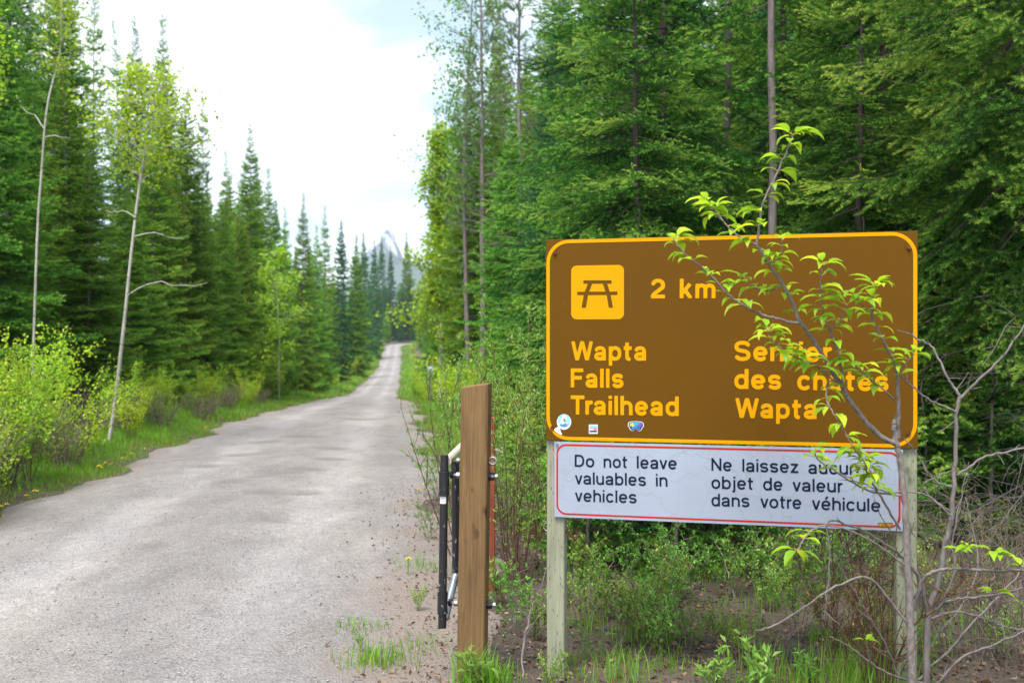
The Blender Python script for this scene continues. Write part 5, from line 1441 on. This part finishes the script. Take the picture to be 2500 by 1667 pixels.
def thicket_mesh(name, n, H, seed, mat, rad=0.0032, spread=0.9):
    r = np.random.default_rng(seed); mb = MB()
    for k in range(n):
        a = r.uniform(0, 6.28); b = np.array([math.cos(a), math.sin(a), 0]) * r.uniform(0, 0.35) * spread
        d = np.array([math.cos(a + r.normal(0, 0.7)), math.sin(a + r.normal(0, 0.7)), 0]); L = r.uniform(0.35, 1) * spread; h = H * r.uniform(0.25, 1)
        p = spline([b - (0, 0, .05), b + d * L * 0.3 + np.array([0, 0, h * 0.75]) + r.normal(0, .05, 3), b + d * L * 0.8 + np.array([0, 0, h]) + r.normal(0, .06, 3), b + d * L * 1.25 + np.array([0, 0, h * r.uniform(0.55, 1.0)])], 12)
        tube(mb, p, rad * r.uniform(0.5, 1.4), 0.0012, 4)
        for q in range(6):
            j = r.integers(3, 12); d2 = unit(unit(p[j] - p[j - 1]) + r.normal(0, 0.75, 3)); l = r.uniform(0.06, 0.3)
            tube(mb, spline([p[j], p[j] + d2 * l * .5 + r.normal(0, .02, 3), p[j] + d2 * l + (0, 0, -.02)], 5), 0.0018, 0.0008, 3)
    return [('stems', mb.mesh(name, M[mat]))]
thA = thicket_mesh('grey_thicket', 52, 0.85, 501, 'twig_brown', 0.0021); thB = thicket_mesh('red_thicket', 24, 0.9, 502, 'twig_red', 0.0024, 0.6)
for px, d, s, lb in [(2240, 5.0, 0.8, 'tangle of bare grey stems at the foot of the forked sapling'), (2370, 4.9, 0.85, 'tangle of bare grey stems at the lower right corner'), (2150, 6.2, 0.7, 'tangle of bare grey stems behind the right sign post'), (2340, 6.2, 0.8, 'taller tangle of bare stems in the shade at the right'), (1900, 6.6, 0.7, 'low bare twigs in the shade under the white panel')]:
    place('bare_thicket', thA, at(px, d), d, rng.uniform(0, 6), s, lb, 'shrub', 'bare thickets on the right')
budm = shrub_meshes('budding_shrub', 18, 0.85, 0.4, 0.016, 0.4, 30, 503, mats=('bud', 'twig_red'), start=0.45, twigs=8, stem_r=0.0035, leaf_up=1.0, tw_len=0.3, bunch=1) if M.setdefault('bud', leaf_mat('swelling_buds', [(0.0, (0.14, 0.07, 0.02)), (0.6, (0.20, 0.15, 0.03)), (1.0, (0.16, 0.22, 0.03))], 0.5, 0.15)) else None
for px, d, s, lb in [(2015, 4.55, 1.0, 'budding shrub with orange tips in front of the right sign post'), (1930, 5.0, 0.8, 'budding shrub left of the right sign post'), (2260, 5.4, 0.7, 'budding shrub among the bare stems at the right')]:
    place('budding_shrub', budm, at(px, d), d, rng.uniform(0, 6), s, lb, 'shrub', 'budding shrubs on the right')
place('bare_thicket', thB, at(1190, 7.2), 7.2, 1.0, 0.8, 'dead reddish stems among the willow shoots', 'shrub')
def dead_stick(name, pts, d0, d1, r0, label):
    w = path(pts, d0, d1); b = w[0].copy(); mb = MB(); r = np.random.default_rng(len(label))
    q = spline(w - b, 26); q[1:-1] += r.normal(0, 0.004, (24, 3)); tube(mb, q, r0, 0.002, 5)
    for k in range(7):
        j = r.integers(5, 25); d = unit(unit(q[j] - q[j - 1]) + r.normal(0, .7, 3)); l = r.uniform(.05, .22); tube(mb, [q[j], q[j] + d * l * .6, q[j] + d * l + (0, 0, -.02)], 0.002, 0.001, 3)
    o = mb.obj(name, M['twig_grey']); o.location = b; tag(o, label, 'branch', 'dead sticks under the sign')
dead_stick('dead_stick', [(1722, 1560), (1718, 1490), (1690, 1380), (1665, 1290), (1640, 1240)], 6.3, 6.6, 0.009, 'leaning dead grey stick under the middle of the white panel')
dead_stick('dead_stick', [(1300, 1575), (1370, 1530), (1420, 1480), (1440, 1440)], 5.0, 5.6, 0.008, 'dead stick lying low beside the left sign post')
dead_stick('dead_stick', [(1205, 1580), (1200, 1500), (1215, 1420), (1228, 1380), (1262, 1290)], 4.95, 5.3, 0.006, 'pale thin stem rising between gate post and left sign post')
dead_stick('dead_stick', [(1560, 1440), (1600, 1420), (1680, 1430), (1760, 1400)], 7.0, 7.4, 0.008, 'dead twig lying under the right part of the white panel')

# ------------------------------------------------------------------ small plants by the posts and under the sign
plA = shrub_meshes('leafy_plant', 7, 0.5, 0.25, 0.038, 0.5, 34, 510, mats=('willow_leaf', 'twig_red'), start=0.2, twigs=6, stem_r=0.003, leaf_up=0.3)
plB = shrub_meshes('broad_plant', 6, 0.28, 0.14, 0.085, 0.34, 26, 511, mats=('willow_leaf', 'twig_red'), start=0.3, twigs=2, stem_r=0.003, leaf_up=0.4, bunch=2, curl=0.25)
plC = shrub_meshes('rose_plant', 9, 0.62, 0.42, 0.032, 0.6, 26, 512, mats=('under_leaf', 'twig_brown'), start=0.2, twigs=7, stem_r=0.003)
GP = 'small green plants under the sign'
for px, d, k, s, lb in [
    (1190, 5.7, 2, 0.6, 'small leafy plant between gate post and left sign post'), (1150, 6.3, 0, 0.7, 'leafy plant behind the foot of the gate post'), (1093, 4.66, 1, 0.62, 'broad leaved seedling at the foot of the gate post'), (1232, 5.6, 0, 0.62, 'light green plant left of the left sign post'),
    (1262, 4.72, 0, 0.42, 'tiny leafy sprig at the foot of the left sign post'), (1345, 6.2, 2, 0.6, 'bushy little plant right of the left sign post'), (1470, 5.5, 0, 0.85, 'leafy plant with catkins below the white panel'), (1420, 7.2, 2, 0.8, 'green plant under the left part of the white panel'),
    (1560, 6.4, 0, 0.55, 'upright leafy plant under the middle of the sign'), (1600, 7.4, 2, 0.8, 'broad green plant in front of the young spruces'), (1640, 4.75, 1, 0.62, 'lance leaved seedling at the bottom edge, left one'), (1745, 4.7, 1, 0.75, 'lance leaved seedling at the bottom edge, middle one'), (1860, 4.8, 1, 0.5, 'lance leaved seedling at the bottom edge, right one'),
    (1830, 5.6, 2, 0.95, 'arching rose like plant with red stems under the white panel'), (1770, 6.6, 0, 0.8, 'leafy plant left of the arching red stemmed one'), (1900, 6.4, 2, 0.7, 'small plant near the right sign post'), (1985, 5.6, 0, 0.5, 'small plant at the foot of the right sign post'),
    (1380, 8.0, 2, 1.0, 'yellow green plant far back under the white panel'), (1700, 7.6, 0, 1.0, 'plant deep in the shade under the white panel'), (2290, 5.0, 0, 0.6, 'small green plant among grey stems at the right edge'),
    (990, 8.2, 2, 0.45, 'low plant left of the black gate pipe'), (1015, 10.5, 2, 0.8, 'plant on the verge above the black gate pipe'), (960, 6.0, 0, 0.3, 'tiny seedling on the bare shoulder left of the gate'), (830, 5.2, 0, 0.22, 'tiny seedling at the bottom edge of the shoulder'),
    (1405, 6.0, 0, 0.55, 'green plant between the left post and the catkin plant'), (1520, 6.8, 2, 0.7, 'rounded leafy plant behind the catkin plant'), (1670, 6.5, 2, 0.65, 'leafy plant below the middle of the white panel'), (1335, 6.9, 0, 0.8, 'bright plant at the foot of the young spruce by the left post'),
    (1940, 6.9, 2, 0.8, 'dark leaved plant left of the right post'), (1590, 5.5, 2, 0.35, 'low leafy clump between the seedlings'), (1700, 5.3, 0, 0.35, 'low plant behind the middle seedling'), (1360, 5.2, 2, 0.32, 'low clump in the dry leaves right of the left post')]:
    place('leafy_plant', (plA, plB, plC)[k], at(px, d), d, rng.uniform(0, 6), s, lb, 'plant', GP)

r = np.random.default_rng(66)
for k in range(34):
    px, d = r.uniform(1300, 2340), 5.3 + 2.2 * r.random()
    place('leafy_plant', (plC, plA, plC)[k % 3], at(px, d), d, r.uniform(0, 6), r.uniform(0.35, 0.75), 'knee high leafy plant in the green tangle under the sign', 'plant', 'leafy plants of the tangle under the sign')
# ------------------------------------------------------------------ ground cover: grass, dry leaves, gravel
def blades(mb, x, y, h, w, tint, r):
    n = len(x); z = surf_z(x, y); a = r.uniform(0, 6.283, n); lean = r.normal(0.25, 0.22, n)[:, None] * h[:, None]
    b = np.stack([x, y, z - 0.01], -1); sd = np.stack([np.cos(a), np.sin(a), 0 * a], -1) * w[:, None] / 2
    q = a + 1.57 + r.normal(0, 0.5, n); ld = np.stack([np.cos(q), np.sin(q), 0 * q], -1)
    m = b + ld * lean * 0.3 + np.array([0, 0, 1]) * h[:, None] * 0.55; tp = b + ld * lean + np.array([0, 0, 1]) * h[:, None]
    v = np.stack([b - sd, b + sd, m + sd * .75, m - sd * .75, tp], 1).reshape(-1, 3); i = np.arange(n)[:, None] * 5
    t = np.repeat(np.clip(tint, 0, 1), 5)
    mb.add(v, i + np.array([0, 1, 2, 3]), 0, t)
    mb.f3.append(i + np.array([3, 2, 4]) + mb.n - len(v)); mb.m3.append(np.zeros(n, int))
def patch(x, y, s=1.0): return 0.5 + 0.5 * np.sin(1.7 * s * x + 0.9 * s * y + 1) * np.sin(1.1 * s * y - 0.6 * s * x + 2) + 0.25 * np.sin(4.3 * s * x + 3.1 * s * y)
gr = MB(); r = np.random.default_rng(88)
def verge(n, d0, d1, side, wmax, h0, w0, pw=1.0):
    d = d0 + (d1 - d0) * r.random(n) ** pw; e = wmax * r.random(n) ** 1.15 - 0.05
    edge = 0.16 * np.sin(1.3 * d + 1) + 0.1 * np.sin(3.7 * d + 2.1)
    x = road_c(d) + side * (road_h(d) + 0.15 + e + np.where(side < 0, edge, -edge) * 0.8)
    keep = r.random(n) < np.clip(0.35 + 0.75 * patch(x, d), 0.15, 1) * np.clip(e / 0.25 + 0.3, 0.2, 1)
    x, d, e = x[keep], d[keep], e[keep]; k = len(x)
    h = h0 * r.uniform(0.45, 1.25, k) * np.clip(0.45 + e * 0.9, 0.4, 1.3); w = w0 * r.uniform(0.7, 1.3, k)
    t = np.where(r.random(k) < np.where(e < 0.3, 0.42, 0.16), r.uniform(0, 0.25, k), 0.64 + 0.28 * (patch(x + 3, d, 0.7) - 0.5) + r.normal(0, 0.13, k))
    blades(gr, x, d, h, w, t, r)
verge(62000, 7, 20, -1, 1.4, 0.11, 0.008); verge(36000, 20, 45, -1, 2.0, 0.20, 0.016); verge(26000, 45, 250, -1, 3.2, 0.35, 0.07, 1.5)
verge(22000, 10.5, 26, 1, 1.9, 0.17, 0.010); verge(12000, 26, 60, 1, 2.2, 0.22, 0.022); verge(14000, 60, 250, 1, 2.6, 0.35, 0.07, 1.5)
def tuft(px, d, n, rad, h, dry=0.1, w=0.005):
    x = at(px, d) + r.normal(0, rad, n); y = d + r.normal(0, rad, n)
    blades(gr, x, y, h * r.uniform(0.4, 1.2, n), w * r.uniform(0.7, 1.3, n), np.where(r.random(n) < dry, r.uniform(0, .25, n), r.normal(0.52, 0.14, n)), r)
tuft(1095, 4.72, 260, 0.05, 0.20); tuft(1125, 4.8, 120, 0.05, 0.14); tuft(870, 5.05, 220, 0.09, 0.09); tuft(830, 5.6, 90, 0.08, 0.07); tuft(960, 5.3, 60, 0.1, 0.08); tuft(985, 7.2, 120, 0.12, 0.10); tuft(1160, 4.9, 50, .06, .12)
for k in range(46):
    px, d = r.uniform(1270, 2330), 4.6 + 2.6 * r.random() ** 1.2
    tuft(px, d, int(r.uniform(40, 130)), r.uniform(0.05, 0.16), r.uniform(0.06, 0.17), 0.25)
for k in range(8): tuft(r.uniform(1900, 2100), r.uniform(4.5, 5.4), 130, 0.12, 0.24, 0.3)
tag(gr.obj('grass', M['grass']), 'green grass with dry blades along the verges and under the sign', 'grass', kind='stuff')

def flakes(mb, x, y, s, tint, r, lift=0.012):
    n = len(x); z = surf_z(x, y) + r.uniform(0.003, lift, n)
    d = unit(np.stack([r.normal(size=n), r.normal(size=n), r.normal(0, 0.28, n)], -1))
    leaves(mb, np.stack([x, y, z], -1), d, s, 0.6, tint, 0, 0.18, r)
lt = MB(); r = np.random.default_rng(89)
n = 16000; x = r.uniform(-0.9, 4.2, n); y = 4.0 + 5.5 * r.random(n) ** 1.1
e = x - (road_c(y) + road_h(y)); keep = (r.random(n) < np.clip(0.25 + 0.9 * patch(x, y, 1.6), 0.05, 1) * np.clip((e - 0.15) / 1.2, 0, 1))
x, y = x[keep], y[keep]; flakes(lt, x, y, r.uniform(0.016, 0.052, len(x)), np.clip(r.normal(0.5, 0.22, len(x)), 0, 1), r, 0.02)
n = 3200; y = 4.2 + 7 * r.random(n) ** 1.3; x = road_c(y) + road_h(y) + r.normal(0.25, 0.38, n); flakes(lt, x, y, r.uniform(0.012, 0.04, n), np.clip(r.normal(0.5, 0.25, n), 0, 1), r)
tag(lt.obj('leaf_litter', M['litter']), 'dry brown leaves scattered over the ground by the posts', 'leaf litter', kind='stuff')

gv = MB(); r = np.random.default_rng(90)
n = 16000; y = 3.9 + 9 * r.random(n) ** 1.3; u = r.uniform(-1, 1.25, n); x = road_c(y) + road_h(y) * u
tt = np.abs((x - road_c(y)) / (road_h(y) + 0.35)); s = 0.0022 + 0.0065 * r.random(n) ** 5
zr = prof(y) + 0.05 * (1 - np.minimum(tt, 1) ** 2) - 0.075 * np.minimum(tt, 1) ** 6
z = surf_z(x, y) + s * 0.2
oc = np.array([[1, 0, 0], [0, 1, 0], [-1, 0, 0], [0, -1, 0], [0, 0, .7], [0, 0, -.7]], float); fc = np.array([[0, 1, 4], [1, 2, 4], [2, 3, 4], [3, 0, 4], [1, 0, 5], [2, 1, 5], [3, 2, 5], [0, 3, 5]])
a = r.uniform(0, 6.28, n); V = oc[None] * (1 + r.normal(0, 0.22, (n, 6, 3))) * s[:, None, None] * np.array([1.25, 0.9, 0.8])
V = np.stack([V[..., 0] * np.cos(a)[:, None] - V[..., 1] * np.sin(a)[:, None], V[..., 0] * np.sin(a)[:, None] + V[..., 1] * np.cos(a)[:, None], V[..., 2]], -1) + np.stack([x, y, z], -1)[:, None]
gv.add(V.reshape(-1, 3), (np.arange(n)[:, None, None] * 6 + fc[None]).reshape(-1, 3), 0, np.repeat(r.random(n), 6))
def gravel_mat():
    m, nt, nd, l, b = mat_new('loose_gravel'); at_ = nd.new('ShaderNodeAttribute'); at_.attribute_name = 'tint'
    rp = ramp(nd, [(0, (0.11, 0.105, 0.105)), (0.5, (0.215, 0.205, 0.205)), (1, (0.33, 0.315, 0.31))]); l.new(at_.outputs['Fac'], rp.inputs[0]); l.new(rp.outputs[0], b.inputs['Base Color']); b.inputs['Roughness'].default_value = 0.85
    return m
tag(gv.obj('gravel', gravel_mat(), smooth=True), 'loose grey gravel scattered over the road', 'gravel', kind='stuff')

# dandelions on the left verge
def dandelion():
    r = np.random.default_rng(91); st, hd = MB(), MB()
    tube(st, [(0, 0, 0), (0.004, 0.002, 0.06), (0.002, 0, 0.115)], 0.0022, 0.0018, 4)
    for ring, (n_, rad, z) in enumerate(((16, 0.021, 0.116), (13, 0.015, 0.121), (8, 0.008, 0.125))):
        for k in range(n_):
            a = 6.283 * k / n_ + ring * 0.2; c, s_ = math.cos(a), math.sin(a); w = 0.0035
            hd.add([(-s_ * w * .5, c * w * .5, z - .003), (s_ * w * .5, -c * w * .5, z - .003), (c * rad + s_ * w, s_ * rad - c * w, z + r.uniform(0, .004)), (c * rad - s_ * w, s_ * rad + c * w, z + r.uniform(0, .004))], [[0, 1, 2, 3]])
    return [('stem', st.mesh('dandelion_stem', M['grass'])), ('flower_head', hd.mesh('dandelion_head', plain('dandelion_yellow', (0.72, 0.56, 0.008), 0.6)))]
dl = dandelion()
for zx, zy in [(180, 1237), (232, 1265), (255, 1283), (213, 1307), (222, 1290), (280, 1223), (305, 1253), (322, 1256), (286, 1293), (447, 1177), (378, 1158), (393, 1152), (10, 1385), (800, 995), (808, 1010), (825, 1003), (935, 955), (870, 985), (1000, 905), (1535, 765), (1490, 770), (960, 935), (840, 980)]:
    X2, Y2 = zx / 2.352, zy / 2.352 + 700
    d = EYE * F / (Y2 + 28 - CY); d *= 0.985
    x = (X2 - CX) / F * d
    if d > 22: continue
    x = min(x, float(road_c(d)) - float(road_h(d)) - 0.12)
    place('dandelion', dl, x, d, rng.uniform(0, 6), rng.uniform(0.9, 1.3), 'yellow dandelion in the grass at the left edge of the road', 'flower', 'dandelions on the left verge')
for px, d in ((938, 6.9), (962, 10.2), (975, 10.6)):
    place('dandelion', dl, at(px, d), d, rng.uniform(0, 6), 1.0, 'yellow dandelion on the bare shoulder left of the gate', 'flower', 'dandelions on the right shoulder')

# a grey log lying behind the gate
def log():
    a, b = P(1100, 1024, 13.2), P(1330, 1012, 13.9); a[2] = float(ground_z(a[0], a[1])) + 0.13; b[2] = float(ground_z(b[0], b[1])) + 0.15
    mb = MB(); q = spline([a - a, (b - a) * 0.5 + (0, 0, .02), b - a], 12); tube(mb, q, 0.075, 0.06, 9, 0, 0.5, True, 0.03)
    o = mb.obj('fallen_log', M['log_wood'], smooth=True); o.location = a; tag(o, 'weathered grey log lying on the ground behind the gate', 'log')
log()

# ------------------------------------------------------------------ thin valley haze
def haze():
    mb = MB(); box(mb, (-3450, -58, -8), (3450, 4450, 1500))
    me = mb.mesh('haze', bpy.data.materials.new('valley_haze')); m = me.materials[0]; m.use_nodes = True; n = m.node_tree.nodes; n.clear()
    v = n.new('ShaderNodeVolumePrincipled'); o = n.new('ShaderNodeOutputMaterial'); m.node_tree.links.new(v.outputs[0], o.inputs['Volume'])
    v.inputs['Color'].default_value = (0.82, 0.91, 1.0, 1); v.inputs['Density'].default_value = 0.00016; v.inputs['Anisotropy'].default_value = 0.2
    tag(link('haze', me), kind='stuff')
haze()
